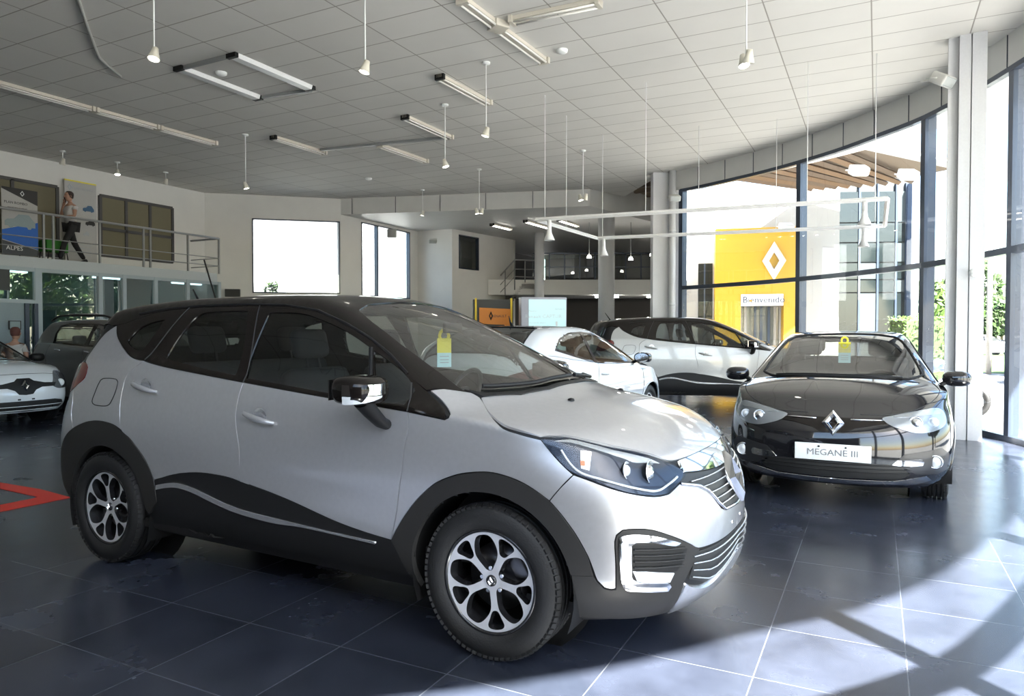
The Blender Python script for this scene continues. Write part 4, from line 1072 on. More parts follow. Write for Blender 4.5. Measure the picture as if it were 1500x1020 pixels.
tag(dp.build('downpipe',M_COLW),'white round downpipe running up the rear column beside the glass wall','pipe')
# clerestory opening: timber pergola over the atrium corner
for i in range(6):
    a=V((-6.9,18.4,ZC+.15+.0*i)); y=18.6+i*.75
    mb=MB(); mb.box((-6.6,y,ZC+.25),(-4.95-(y-17.9)*.165,y+.12,ZC+.45)); struct(mb,'trim_%d'%(40+i),mat('dark_timber',(.10,.065,.04),.7))
mb=MB(); mb.prism([(-7.2,18.2),(-4.6,17.3),(-4.95,17.95),(-6.2,25.5),(-6.6,25.5)],ZC+.46,ZC+.55); struct(mb,'trim_46',mat('pergola_panel',(.16,.11,.075),.7))
# mezzanine on the left
MX=-16.35+.9; MZ=3.02
MX=-15.75
mz=MB(); mz.box((WL,3.0,MZ-.22),(MX,13.35,MZ)); struct(mz,'wall_mezzanine_edge',mat('mezzanine_edge',(.46,.50,.52),.5))
# ================================================================== OTHER CARS
M_WHT_P=mat('white_paint',(.74,.77,.80),.25,0,coat=1.); M_BLK_P=mat('black_paint',(.010,.010,.012),.08,coat=1.,spec=.3); M_GRY_P=mat('grey_paint',(.17,.165,.16),.35,.5,coat=1.)
M_PRL=mat('pearl_white_paint',(.44,.435,.42),.35,.25,coat=1.)
def simple_car(name,label,p,loc,rz,group=None):
    """body skin in paint with real window openings, trims and lamps; p holds shape and outlines"""
    bm=shell_mesh(p); S=Skin(bm); car=thing(name,label,'car',loc,rz,group)
    holes=[];wt=lambda c:c.z>p['zwin'] and c.y<-.45
    wins=[]
    for q in p['windows']:
        o=smooth_poly(q,p.get('winsharp','all'),.03); wins.append(o); holes.append(('side',inset(o,-.008),wt))
    wsp=p['wsp']; wsp=wsp+[(x,-y) for x,y in wsp[-2::-1]] if abs(wsp[-1][1])<1e-6 else wsp
    wsb=p['wsb']; wsp=wsp+[(x,-y) for x,y in wsb[::-1]]+wsb[1:]
    wso=smooth_poly(wsp,'all',.05); holes.append(('top',inset(wso,-.008),lambda c:c.z>p['zwin']-.02 and c.x>-1.6))
    rg=p['rglass']; holes.append((p.get('rgplane','rear'),rg,lambda c:c.x<-2.4 and c.z>p['zwin']))
    ar=p['arches']
    frame_out=p.get('frame_out')
    if frame_out:
        patch(S,'window_frame',smooth_poly(frame_out,'all',.05),'side',p.get('frame_mat',M_GLB),car,.004,.012,[inset(o,0) for o in wins],.05,None,True)
    for o in wins: patch(S,'side_window',inset(o,-.003),'side',M_GT,car,0,.002,(),.07,None,True)
    # window rubber rims
    if not frame_out:
        for o in wins: strip(S,'window_seal',o+[o[0]],'side',.008,M_BLK,car,.003,mirror=True)
    patch(S,'windscreen',inset(wso,-.003),'top',M_GW,car,0,.002,(),.08)
    strip(S,'windscreen_seal',wso+[wso[0]],'top',.010,M_BLK,car,.002)
    patch(S,'rear_window',smooth_poly(rg,'all',.06),p.get('rgplane','rear'),M_GT,car,0,.002,(),.08)
    strip(S,'rear_window_seal',smooth_poly(rg,'all',.06)+[rg[0]],p.get('rgplane','rear'),.010,M_BLK,car,.002)
    for ln in p.get('seams',()): strip(S,'door_seam',smooth_poly(ln,step=.05,closed=False),'side',.003,M_INK,car,.001,mirror=True)
    for ln in p.get('hoodseam',()): strip(S,'hood_seam',smooth_poly(ln,step=.05,closed=False),'top',.0035,M_INK,car,.001,mirror=True)
    for x0,z0 in p.get('handles',()):
        h=drape(S,'side',x0,z0)
        for s in (-1,1):
            y=abs(h[0].y); MB().tube([(x0+.09,s*(y+.006),z0-.01),(x0+.05,s*(y+.03),z0),(x0-.05,s*(y+.03),z0+.008),(x0-.09,s*(y+.006),z0+.01)],[.008,.012,.012,.008],8).build('door_handle',p.get('handle_mat',p['paint']),car)
    if p.get('mirror'):
        mx,mz=p['mirror']; y0=abs(drape(S,'side',mx,mz-.12)[0].y)
        for s in (-1,1):
            mo=bpy.data.objects.new('door_mirror',None); COL.objects.link(mo); mo.parent=car; mo.location=(mx,s*(y0+p.get('mout',.10)),mz)
            m=MB(); rings=[]; nn=18
            for t,k in ((0,.35),(.1,.72),(.35,.98),(.7,1.0),(1,.92)):
                xx=.07-.14*t
                rings.append([(xx,s*(.115*k*abs(cos(2*pi*j/nn))**.7*(1 if cos(2*pi*j/nn)>0 else -1)),.07*k*abs(sin(2*pi*j/nn))**.8*(1 if sin(2*pi*j/nn)>0 else -1)) for j in range(nn)])
            vs=[q for r in rings for q in r]; m.add(vs,[(i*nn+j,i*nn+(j+1)%nn,(i+1)*nn+(j+1)%nn,(i+1)*nn+j) for i in range(4) for j in range(nn)]+[tuple(range(nn))],True)
            m.build('mirror_housing',p.get('mirror_mat',p['paint']),mo)
            g=MB(); g.add([(-.066,s*.10*cos(2*pi*j/nn),.058*sin(2*pi*j/nn)) for j in range(nn)],[tuple(range(nn))]); g.build('mirror_glass',MATS['chrome'],mo,fixn=False)
            MB().tube([(0.0,-s*.08,-.03),(.01,-s*.13,-.06),(.01,-s*.18,-.085)],[.035,.032,.04],10,flat=.6).build('mirror_arm',M_BLK,mo)
    build_shell(bm,'body',p['paint'],car,holes,ar,p.get('aw',.5))
    for ax_,az,r in ar:
        w=p.get('archtrim')
        arc=[(ax_+(r+.0)*cos(rad(a)),az+(r+.0)*sin(rad(a))) for a in range(-2 if az>.3 else 4,184,6)]
        if w:
            oo=[(ax_+(r+w)*cos(rad(a)),az+(r+w)*sin(rad(a))) for a in range(-2,184,6)]
            patch(S,'wheel_arch_trim',oo+[(ax_+(r-.01)*cos(rad(a)),az+(r-.01)*sin(rad(a))) for a in range(182,-4,-6)],'side',M_BLK,car,.008,.03,(),.04,None,True)
        else: strip(S,'wheel_arch_lip',arc,'side',.013,p['paint'],car,.0,mirror=True)
    if 'extra' in p: p['extra'](S,car)
    chassis(car,p['wb'],p['zf'],p['xend'][0],p['xend'][1],p['half'],ar,ar[0][2],.58)
    interior(car,p.get('dash',-.35),p['zwin']+.02,p.get('seatx',-1.1),p.get('rseatx',-1.95),p['half']-.2,floor=.28)
    for ax_,az,r in ar:
        for s in (-1,1):
            nm='front_wheel' if ax_>-1 else 'rear_wheel'
            wh=make_wheel(car,nm,(ax_,s*(p['half']-.115),p['R']),R=p['R'],w=.20,rr=p['R']*.66,mface=p.get('rim',M_ALU),mdark=M_DKA,mtire=M_RUB,style=1,side=s,detail=False)
            if ax_>-1 and p.get('steer'): wh.rotation_euler=(0,0,p['steer'])
    return car,S

def fp(S,name,pts,mt,par,off=.004,mir=True,plane='front',sharp='all',sk=.01,ds=.02,st=.03,lab=None):
    return patch(S,name,smooth_poly(pts,sharp,ds),plane,mt,par,off,sk,(),st,lab,mir)

# ---- black hatchback facing the camera
PM=dict(K=34,NS=110,NT=26,Df=.60,nf=2.25,Dr=.5,nr=2.5,paint=M_BLK_P,
 zb=[(-3.6,.98),(-3.0,1.02),(-2.0,1.0),(-1.0,.975),(-.3,.965),(.1,.925),(.4,.845),(.65,.76),(.9,.70)],
 z0=[(-3.6,.24),(-.5,.19),(.4,.17),(.9,.19)], W=[(-3.6,.84),(-2.7,.90),(-1.5,.905),(-.3,.90),(.2,.90),(.6,.87),(.9,.85)],
 insz=True, ins=[(.17,.10),(.26,.035),(.36,.012),(.5,.004),(.65,.002),(.78,.01),(.9,.03),(1.02,.06)],
 xf=[(.17,.76),(.25,.84),(.35,.865),(.50,.86),(.60,.845),(.70,.80),(.78,.73),(.9,.6)], xr=[(.2,-3.38),(.4,-3.46),(.7,-3.46),(.98,-3.38)],
 crown=[(-3.6,.02),(-.4,.09),(.1,.10),(.4,.10),(.7,.07),(.86,.02)], crp=2.6,
 hoodmod=lambda x,y: -.018*max(0,1-abs(abs(y)-.62)/.12)*(1 if -.2<x<.6 else 0)*0,
 ws=[(-1.9,1.60),(-1.5,1.505),(-1.1,1.405),(-.7,1.28),(-.3,1.135),(.1,.975),(.6,.74)],
 roof=[(-3.5,1.33),(-3.0,1.40),(-2.4,1.45),(-1.9,1.465),(-1.4,1.455),(-1,1.43),(0,1.3)], rear=[(-3.6,.95),(-3.35,1.15),(-3.1,1.34),(-2.9,1.55),(-2,2.2)],
 bowf=.22,bowr=.15,rc=.035,sh=.03,m=[(-3.6,1.8),(0,1.85)],k=.07,kr=.05,kh=.03,smooth=4,
 zwin=.96, wb=2.64, arches=[(0,.32,.365),(-2.64,.32,.365)],R=.32,zf=.19,xend=(.68,-3.25),half=.895,
 windows=[[(-.40,.99),(-.62,1.10),(-.95,1.25),(-1.25,1.34),(-1.55,1.365),(-1.55,1.0)],[(-1.62,1.0),(-1.62,1.365),(-2.1,1.36),(-2.5,1.25),(-2.65,1.10),(-2.62,1.04)]],
 wsp=[(-.30,-.69),(-.50,-.66),(-.80,-.605),(-1.05,-.545),(-1.18,-.48),(-1.23,-.3),(-1.22,0)], wsb=[(.0,0),(-.03,-.35),(-.13,-.57),(-.29,-.685)],
 rglass=[(-.50,1.12),(.50,1.12),(.42,1.32),(-.42,1.32)],
 seams=[[(-.30,.92),(-.30,.6),(-.42,.35)],[(-1.58,.98),(-1.60,.6),(-1.58,.25)]],
 hoodseam=[[(-.20,-.76),(.10,-.80),(.36,-.74),(.55,-.60),(.66,-.42),(.70,-.20)]],
 handles=[(-1.42,.86),(-2.35,.9)],mirror=(-.42,1.02),steer=rad(-5))
def megane_extra(S,car):
    lp=[(.36,.742),(.44,.765),(.55,.79),(.66,.81),(.75,.822),(.80,.80),(.825,.75),(.82,.70),(.78,.665),(.70,.640),(.60,.638),(.50,.665),(.42,.695)]
    lp=[(-a,b) for a,b in lp]
    lo=fp(S,'headlight',lp,mat('lamp_silver_housing',(.42,.43,.45),.25,.6,coat=1.),car,.004,sharp=())
    for s,o in ((1,lo[0]),(-1,lo[1])):
        for (y,z),r,m_ in (((-.60,.715),.050,MATS['chrome']),((-.73,.715),.040,M_WHT)):
            h=drape(S,'front',y,z); b=h[0]; n=V((.9,-.3,.15)).normalized()
            fm=frame((b.x+.006,s*b.y,b.z),(0,1,0),z=V((n.x,s*n.y,n.z)))
            MB().lathe([(r,.0),(r*.98,.012),(r*.8,.004),(r*.72,.002),(r*.66,.016),(r*.3,.026),(0,.028)],24,fm).build('lamp_reflector',m_,o,fixn=False)
    fp(S,'lamp_brow',[(-.44,.755),(-.55,.782),(-.66,.803),(-.76,.812),(-.78,.775),(-.66,.765),(-.55,.752)],M_TRIM,car,.009,sharp=())
    fp(S,'lamp_cover',[(q[0],q[1]) for q in lp],M_LENS,car,.020,sharp=(),sk=.002)
    fp(S,'nose_grille',[(0,.735),(-.12,.735),(-.36,.738),(-.40,.70),(-.30,.69),(-.16,.66),(-.10,.625),(0,.62)],M_GLB,car,.006)
    for s in (1,-1):
        pts=[]
        for a in range(7):
            y=-.13-.24*a/6; h=drape(S,'front',y,.728+.004*a/6); pts.append(V((h[0].x+.012,s*h[0].y,h[0].z)))
        MB().tube(pts,[.010]*5+[.008,.004],8,flat=.7).build('chrome_bar',MATS['chrome'],car)
    e=diamond_mb(.085,.108,.022).build('front_emblem',MATS['chrome'],car,label='chrome diamond badge'); h=drape(S,'front',0,.70); e.data.transform(frame(h[0]+V((.026,0,0)),(0,1,0),z=V((.95,0,.3))))
    fp(S,'lower_intake',[(0,.385),(-.38,.39),(-.50,.37),(-.56,.31),(-.52,.28),(-.45,.265),(0,.26)],M_INK,car,.003)
    for z in (.375,.345,.315):
        pts=[]
        for a in range(13):
            y=-.56+1.12*a/12; h=drape(S,'front',y,z); pts.append(h[0]+V((.010,0,0)))
        MB().tube(pts,.006,6,flat=.7).build('intake_slat',M_BLK,car)
    fp(S,'fog_lamp_bezel',[(-.42,.37),(-.52,.47),(-.79,.51),(-.845,.46),(-.83,.33),(-.76,.30),(-.60,.31),(-.53,.36)],mat('bezel_black',(.02,.02,.022),.3,coat=.3),car,.005)
    fp(S,'daytime_light',[(-.43,.385),(-.47,.425),(-.64,.432),(-.655,.41),(-.645,.38),(-.52,.372)],MATS['chrome'],car,.011)
    for s in (1,-1):
        h=drape(S,'front',-.74,.405); fm=frame((h[0].x+.008,s*h[0].y,h[0].z),(0,1,0),z=V((.85,-s*.45,0)))
        MB().lathe([(.058,0),(.056,.018),(.047,.020),(.044,.006)],28,fm).build('fog_ring',MATS['chrome'],car,fixn=False)
        MB().lathe([(.044,.006),(.03,.016),(0,.020)],24,fm).build('fog_lamp',M_WHT,car,fixn=False)
    fp(S,'lower_lip',[(0,.245),(-.45,.25),(-.68,.29),(-.72,.25),(-.60,.215),(0,.205)],MATS['chrome'],car,.004,ds=.03)
    h=drape(S,'front',0,.465); X=frame((h[0].x+.022,0,.465),(0,1,0),z=V((1,0,0)))
    pl=MB(); pl.box((-.285,-.068,-.006),(.285,.068,.004),X,bev=.003); pl=pl.build('number_plate',M_PLW,car,label='white show plate with thin grey lettering')
    text_mesh('plate_text','MEGANE III',.072,mat('plate_ink',(.20,.20,.21),.5),pl,X@Matrix.Translation((0,-.004,.006)),.001,sx=1.08)
    for y in (-.10,.10):
        MB().cyl(X@V((y,.045,.003)),X@V((y,.045,.012)),.008,8).build('plate_screw',M_INK,pl)
    card=MB(); card.box((-.02,-.095,1.10),(-.014,.095,1.29),Matrix.Translation((-.78,.05,.0)))
    # wiper
    q=[]
    for x,y in smooth_poly([(-.13,-.55),(-.05,-.30),(-.01,0),(-.03,.30),(-.10,.52)],(),.06,False):
        h=S.cast((x,y,3),(0,0,-1)); q.append(h[0]+h[1]*.012)
    MB().tube(q,.010,8).build('wiper',M_BLK,car)
PM['extra']=megane_extra
q=at_z(1359,729,0); MGX,MGY=q.x-.725,q.y+.05
black,_S=simple_car('car','glossy black hatchback facing the viewer beside the white column',PM,(MGX,MGY,0),-pi/2)

# ---- white coupe seen from its rear right
PC=dict(K=30,NS=100,NT=22,Df=.60,nf=2.2,Dr=.45,nr=2.4,paint=M_WHT_P,
 zb=[(-3.6,1.08),(-3.0,1.11),(-2.3,1.05),(-1.2,.965),(-.4,.92),(.1,.87),(.5,.79),(.9,.70)],
 z0=[(-3.6,.24),(-.5,.19),(.9,.19)], W=[(-3.6,.83),(-2.7,.915),(-1.5,.89),(-.3,.89),(.1,.905),(.6,.87),(.9,.84)],
 insz=True, ins=[(.17,.10),(.3,.03),(.5,.008),(.65,0),(.8,.012),(.95,.04),(1.1,.08)],
 xf=[(.17,.72),(.35,.86),(.55,.85),(.7,.78),(.85,.64)], xr=[(.2,-3.38),(.4,-3.46),(.7,-3.44),(1.06,-3.32)],
 crown=[(-3.6,.03),(-.4,.08),(.4,.10),(.86,.03)],
 ws=[(-1.9,1.60),(-1.5,1.50),(-1.1,1.38),(-.7,1.24),(-.3,1.09),(.1,.93),(.6,.7)],
 roof=[(-3.5,1.28),(-3.0,1.36),(-2.4,1.43),(-1.9,1.45),(-1.4,1.44),(0,1.3)], rear=[(-3.6,1.0),(-3.3,1.12),(-3.0,1.27),(-2.7,1.40),(-2.4,1.53)],
 bowf=.22,bowr=.10,rc=.04,sh=.03,m=[(-3.6,1.5),(-2.4,1.6),(0,1.8)],k=.08,kr=.06,kh=.03,smooth=5,
 zwin=.97, wb=2.64, arches=[(0,.32,.365),(-2.64,.32,.365)],R=.32,zf=.19,xend=(.68,-3.2),half=.89,
 windows=[[(-.40,.975),(-.62,1.09),(-.95,1.235),(-1.25,1.325),(-1.62,1.345),(-1.66,1.01)],[(-1.74,1.02),(-1.70,1.345),(-2.05,1.335),(-2.38,1.275),(-2.62,1.185)]],
 frame_out=[(-.33,.955),(-.60,1.12),(-.95,1.262),(-1.25,1.35),(-1.65,1.368),(-2.05,1.355),(-2.40,1.29),(-2.68,1.165),(-1.74,.995),(-1.0,.965)],
 wsp=[(-.23,-.72),(-.45,-.69),(-.80,-.63),(-1.05,-.56),(-1.20,-.48),(-1.25,0)], wsb=[(.03,0),(0.0,-.35),(-.10,-.60),(-.22,-.715)],
 rglass=[(-2.50,-.44),(-2.52,.44),(-3.22,.60),(-3.22,-.60)],rgplane='top',
 seams=[[(-.30,.92),(-.30,.6),(-.42,.35)],[(-1.70,1.0),(-1.80,.6),(-1.74,.25)]],handles=[(-1.58,.86)],mirror=(-.50,1.03),mirror_mat=M_BLK_P)
def coupe_extra(S,car):
    h=S.cast((-2.3,0,3),(0,0,-1)); MB().tube([h[0],h[0]+V((-.04,0,.05)),h[0]+V((-.07,0,.12))],[.022,.010,.004],8).build('antenna',M_BLK,car)
    fp(S,'tail_light',[(.52,.80),(.85,.82),(.86,.95),(.78,1.0),(.55,.92)],M_RED,car,.004,plane='rear')
PC['extra']=coupe_extra
a=rad(86.5); M_=at_d(947,487,9.95); hd=V((cos(a),sin(a))); ln=V((-hd.y,hd.x))
pc=V((M_.x,M_.y))+hd*.53+ln*1.06
cp_,_S=simple_car('car','white coupe seen from its rear right, parked beyond the silver crossover',PC,(pc.x,pc.y,0),a); cp_.scale=(1.06,)*3

# ---- white hatchback at the left edge
PH=dict(K=32,NS=90,NT=24,Df=.52,nf=2.5,Dr=.45,nr=2.5,paint=M_WHT_P,
 zb=[(-3.3,.98),(-2.0,.96),(-1.0,.93),(-.3,.93),(.1,.90),(.4,.85),(.6,.80),(.8,.74)],
 z0=[(-3.3,.24),(-.5,.2),(.8,.22)], W=[(-3.3,.78),(-2.5,.82),(-1.2,.825),(-.2,.825),(.5,.81),(.8,.80)],
 insz=True, ins=[(.2,.08),(.3,.03),(.5,.005),(.65,0),(.8,.01),(.95,.04)],
 xf=[(.2,.68),(.3,.77),(.45,.79),(.6,.765),(.72,.72),(.85,.60)], xr=[(.2,-3.05),(.5,-3.12),(.98,-3.02)],
 crown=[(-3.3,.03),(-.4,.09),(.4,.09),(.78,.03)],
 ws=[(-1.9,1.70),(-1.4,1.50),(-1.0,1.34),(-.6,1.17),(-.2,1.0),(.2,.83),(.6,.6)],
 roof=[(-3.2,1.30),(-2.4,1.41),(-1.7,1.43),(-1.2,1.42),(0,1.3)], rear=[(-3.3,.9),(-3.05,1.1),(-2.85,1.35),(-2.6,1.6)],
 bowf=.2,bowr=.12,rc=.035,sh=.03,m=[(-3.6,2.1),(0,2.1)],k=.07,kr=.05,kh=.03,smooth=4,
 zwin=.97, wb=2.47, arches=[(0,.30,.34),(-2.47,.30,.34)],R=.295,zf=.2,xend=(.6,-2.95),half=.82,
 windows=[[(-.45,.99),(-.72,1.13),(-1.0,1.25),(-1.2,1.32),(-1.55,1.34),(-1.55,1.0)],[(-1.62,1.0),(-1.62,1.34),(-2.1,1.32),(-2.4,1.2),(-2.45,1.03)]],
 wsp=[(-.33,-.68),(-.55,-.65),(-.85,-.60),(-1.05,-.54),(-1.12,-.3),(-1.12,0)], wsb=[(-.08,0),(-.12,-.35),(-.22,-.58),(-.32,-.675)],
 rglass=[(-.50,1.08),(.50,1.08),(.42,1.30),(-.42,1.30)],
 seams=[[(-.35,.92),(-.35,.3)],[(-1.6,.96),(-1.6,.25)]],hoodseam=[[(-.25,-.70),(.1,-.74),(.4,-.70),(.57,-.55),(.62,-.3),(.63,0)]],
 handles=[(-1.45,.86)],mirror=(-.52,1.02),mirror_mat=M_BLK)
def clio_extra(S,car):
    lo=fp(S,'headlight',[(-.42,.62),(-.45,.68),(-.50,.78),(-.56,.83),(-.68,.80),(-.78,.70),(-.79,.62),(-.70,.56),(-.52,.56)],mat('lamp_silver_housing'),car,.004,sharp=())
    fp(S,'lamp_cover',[(-.42,.62),(-.45,.68),(-.50,.78),(-.56,.83),(-.68,.80),(-.78,.70),(-.79,.62),(-.70,.56),(-.52,.56)],M_LENS,car,.015,sharp=(),sk=.002)
    for s,o in ((1,lo[0]),(-1,lo[1])):
        h=drape(S,'front',-.60,.645); fm=frame((h[0].x+.003,s*h[0].y,h[0].z),(0,1,0),z=V((.9,-s*.3,.1)))
        MB().lathe([(.06,0),(.055,.012),(.03,.014),(0,.018)],24,fm).build('lamp_reflector',M_WHT,o,fixn=False)
    fp(S,'nose_grille',[(0,.74),(-.09,.74),(-.14,.70),(-.30,.665),(-.50,.655),(-.46,.60),(-.25,.60),(-.15,.56),(-.10,.50),(0,.49)],M_BLK,car,.005)
    e=diamond_mb(.062,.085,.018).build('front_emblem',MATS['chrome'],car); h=drape(S,'front',0,.635); e.data.transform(frame(h[0]+V((.020,0,0)),(0,1,0),z=V((.95,0,.25))))
    fp(S,'lower_grille',[(0,.40),(-.45,.40),(-.60,.375),(-.64,.32),(-.55,.255),(0,.235)],M_INK,car,.003)
    for z0,z1 in ((.318,.318),(.258,.262)):
        pts=[]
        for a_ in range(13):
            y=-.60+1.20*a_/12; h=drape(S,'front',y,z0); pts.append(h[0]+V((.010,0,0)))
        MB().tube(pts,.008,8,flat=.8).build('grille_bar',M_WHT_P,car)
    for y in (-.28,-.14,0,.14,.28,-.42,.42):
        h=drape(S,'front',y,.32); MB().box((h[0].x-.005,y-.006,.27),(h[0].x+.006,y+.006,.372)).build('grille_rib',M_CLAD,car)
    for y in (-.10,.10):
        h=drape(S,'front',y,.425); MB().box((h[0].x,y-.02,.415),(h[0].x+.008,y+.02,.437)).build('plate_clip',M_INK,car)
PH['extra']=clio_extra
q=at_z(38,565,.635)
simple_car('car','small white hatchback cut off by the left edge of the photo',PH,(q.x-.78,q.y,0),0)

# ---- grey hatchback with roof rails behind it
PD=dict(K=28,NS=90,NT=20,Df=.5,nf=2.5,Dr=.45,nr=2.6,paint=M_GRY_P,
 zb=[(-3.5,1.24),(-2.4,1.235),(-1.5,1.17),(-.4,1.10),(.3,1.02),(.8,.92)],
 z0=[(-3.5,.30),(.8,.26)], W=[(-3.5,.86),(-2.6,.91),(-1.5,.90),(0,.91),(.8,.87)],
 insz=True, ins=[(.25,.06),(.4,.0),(.9,.0),(1.1,.02),(1.25,.05)],
 xf=[(.25,.72),(.5,.82),(.8,.80),(1.0,.68)], xr=[(.3,-3.25),(.6,-3.36),(1.0,-3.33),(1.24,-3.26)],
 crown=[(-3.5,.03),(-.4,.09),(.4,.09),(.8,.03)],
 ws=[(-1.7,1.90),(-1.2,1.70),(-.8,1.52),(-.4,1.32),(0,1.12),(.5,.85)],
 roof=[(-3.3,1.60),(-2.6,1.68),(-1.9,1.70),(-1.3,1.69),(0,1.5)], rear=[(-3.5,1.05),(-3.2,1.35),(-3.0,1.58),(-2.7,1.9)],
 bowf=.2,bowr=.12,rc=.035,sh=.03,m=[(-3.6,2.0),(0,2.0)],k=.07,kr=.05,kh=.03,smooth=4,
 zwin=1.2, wb=2.65, arches=[(0,.34,.40),(-2.65,.34,.40)],R=.335,zf=.26,xend=(.65,-3.15),half=.905,archtrim=.05,
 windows=[[(-.55,1.20),(-.85,1.40),(-1.1,1.53),(-1.42,1.575),(-1.42,1.215)],[(-1.52,1.22),(-1.52,1.58),(-2.2,1.58),(-2.42,1.55),(-2.45,1.42),(-2.38,1.27)]],
 frame_out=[(-.45,1.165),(-.85,1.43),(-1.1,1.555),(-1.42,1.60),(-2.2,1.605),(-2.46,1.575),(-2.50,1.42),(-2.43,1.245),(-1.5,1.195)],
 wsp=[(-.25,-.72),(-.5,-.68),(-.8,-.63),(-1.05,-.56),(-1.12,0)], wsb=[(-.02,0),(-.06,-.35),(-.15,-.60),(-.24,-.715)],
 rglass=[(-.50,1.30),(.50,1.30),(.42,1.52),(-.42,1.52)],
 seams=[[(-.45,1.1),(-.45,.4)],[(-1.47,1.19),(-1.47,.35)],[(-2.46,1.22),(-2.55,1.0),(-2.45,.75)]],handles=[(-1.33,1.10),(-2.20,1.13)],mirror=(-.55,1.26),mirror_mat=M_BLK,handle_mat=M_TRIM)
def duster_extra(S,car):
    for s in (-1,1):
        pts=[V((x,s*.60,z)) for x,z in ((-.95,1.63),(-1.10,1.70),(-1.35,1.745),(-2.4,1.755),(-2.65,1.735),(-2.85,1.66))]
        MB().tube(smooth_poly(pts,(),.08,False),.024,8,flat=.9).build('roof_rail',M_BLK,car)
        MB().tube([V((-1.45,s*.60,1.772)),V((-2.3,s*.60,1.778))],.013,8).build('rail_insert',M_TRIM,car)
    fp(S,'tail_light',[(.70,1.0),(.86,1.0),(.85,1.22),(.74,1.22)],M_RED,car,.004,plane='rear')
PD['extra']=duster_extra
q=at_d(119,487,12.5)
simple_car('car','grey hatchback with black roof rails behind the white hatchback',PD,(q.x+1.47,q.y+.90,0),0)

# ---- hero and its white twin
hero,HS=build_crossover()
twin=copy_tree(hero,None,{'silver_paint':M_PRL})
tag(twin,'pearl white crossover with black roof parked between the white coupe and black hatchback')
a=CYAW+rad(1); hd=V((cos(a),sin(a))); ln=V((-hd.y,hd.x)); b=at_d(1021,487,13.4); pc=V((b.x,b.y))+hd*1.62+ln*.92
twin.scale=(1.04,)*3
twin.location=(pc.x,pc.y,0); twin.rotation_euler=(0,0,a)
# ================================================================== MEZZANINE AND OFFICES
def ax_(px,py,X): return at_x(px,py,X)
M_RAIL=mat('railing_grey',(.30,.31,.31),.45,.2); M_OFR=mat('office_frame',(.36,.42,.46),.45,.2); M_OGL=glass('office_glass',(.62,.72,.72),1.,.0,1.9)
M_BLIND=mat('olive_blind',(.17,.155,.10),.8); M_SKIN=mat('skin',(.42,.24,.17),.6); M_SHIRT=mat('white_shirt',(.55,.54,.54),.85); M_TROU=mat('black_trousers',(.012,.012,.014),.8); M_HAIR=mat('dark_hair',(.03,.018,.014),.7)
rl=thing('mezzanine_railing','grey tubular railing along the left mezzanine edge','railing',(MX-.04,8,MZ))
Y1=13.45
def lx(y): return y-8
for y in [ax_(p,380,MX).y for p in (66,80,148,212,222,277)]+[Y1,7.0,6.0,5,4]:
    MB().box((-.02,lx(y)-.02,0),(.02,lx(y)+.02,.96)).build('post',M_RAIL,rl)
for z,w in ((.95,.028),(.42,.012),(.21,.012)):
    m=MB(); m.tube([(0,lx(3.1),z),(0,lx(Y1),z)],w,8); m.tube([(0,lx(Y1),z),(-1.1,lx(Y1),z)],w,8); m.build('rail',M_RAIL,rl)
# office front below the mezzanine
of=[ax_(p,430,MX).y for p in (57,148,183,229,276,322)]; of=[3.2]+of
for i,y in enumerate(of):
    m=MB(); w=.07 if i in (1,) else .045; m.box((MX-.10,y-w,0),(MX+.0,y+w,MZ-.22)); S_(m.build('trim_%d'%(60+i),M_OFR))
m=MB(); m.box((MX-.09,3.2,0),(MX-.01,of[-1],.10)); m.box((MX-.09,3.2,MZ-.30),(MX-.01,of[-1],MZ-.22)); m.box((MX-.09,3.2,2.05),(MX-.01,of[1],2.13)); S_(m.build('trim_70',M_OFR))
for i,(a,b) in enumerate(zip(of,of[1:])):
    g=MB(); g.box((MX-.055,a+.04,.1),(MX-.050,b-.04,MZ-.3)); S_(g.build('window_%d'%(40+i),M_OGL,label=None))
# room behind the glass
m=MB(); m.box((WL+.02,3.0,0),(WL+.05,13.35,MZ-.22)); S_(m.build('wall_office_back',mat('office_wall',(.16,.21,.22),.8)))
m=MB(); m.box((WL+.05,13.30,0),(MX-.05,13.35,MZ-.22)); S_(m.build('wall_office_side',MATS['office_wall']))
m=MB(); m.box((WL,3.0,-.01),(MX,13.35,.005)); 
for k,(p0,p1,py) in enumerate(((-20,38,382),(137,181,400),(253,275,411),(281,297,411))):
    a=ax_(p0,py,MX-.6); b=ax_(p1,py,MX-.6); z=MZ-.30
    f=MB(); f.box((MX-.66,a.y,MZ-.30),(MX-.54,b.y,MZ-.221)); t=tag(f.build('office_tube_light',mat('tube_glow',(.9,.95,1),.4,emit=(.8,.95,1),es=2.2)),['bright tube light inside the leftmost office','tube light inside the middle office above the grey car','short tube light left inside the end office','short tube light right inside the end office'][k],'light','tube lights inside the glass offices')
p0=ax_(125,418,MX-.3); f=MB(); f.box((MX-.5,ax_(55,470,MX-.4).y,.8),(MX-.45,ax_(100,470,MX-.4).y,1.35)); tag(f.build('office_partition',mat('blue_panel',(.03,.10,.20),.5)),'blue panel standing inside the office behind the grey car','panel')
a=ax_(0,386,MX+.02); b=ax_(13,386,MX+.02); f=MB(); f.box((MX+.01,a.y-.4,2.30),(MX+.05,b.y,2.72)); sg=tag(f.build('dark_sign',mat('sign_dark',(.015,.02,.02),.4)),'small dark sign on the office front at the left edge','sign')
a=ax_(13,470,MX+.02); b=ax_(31,470,MX+.02); f=MB(); f.box((MX+.005,a.y,ax_(20,483,MX).z),(MX+.02,b.y,ax_(20,470,MX).z)); tag(f.build('notice_frame',M_INK),'thin dark framed notice on the office door','notice'); 
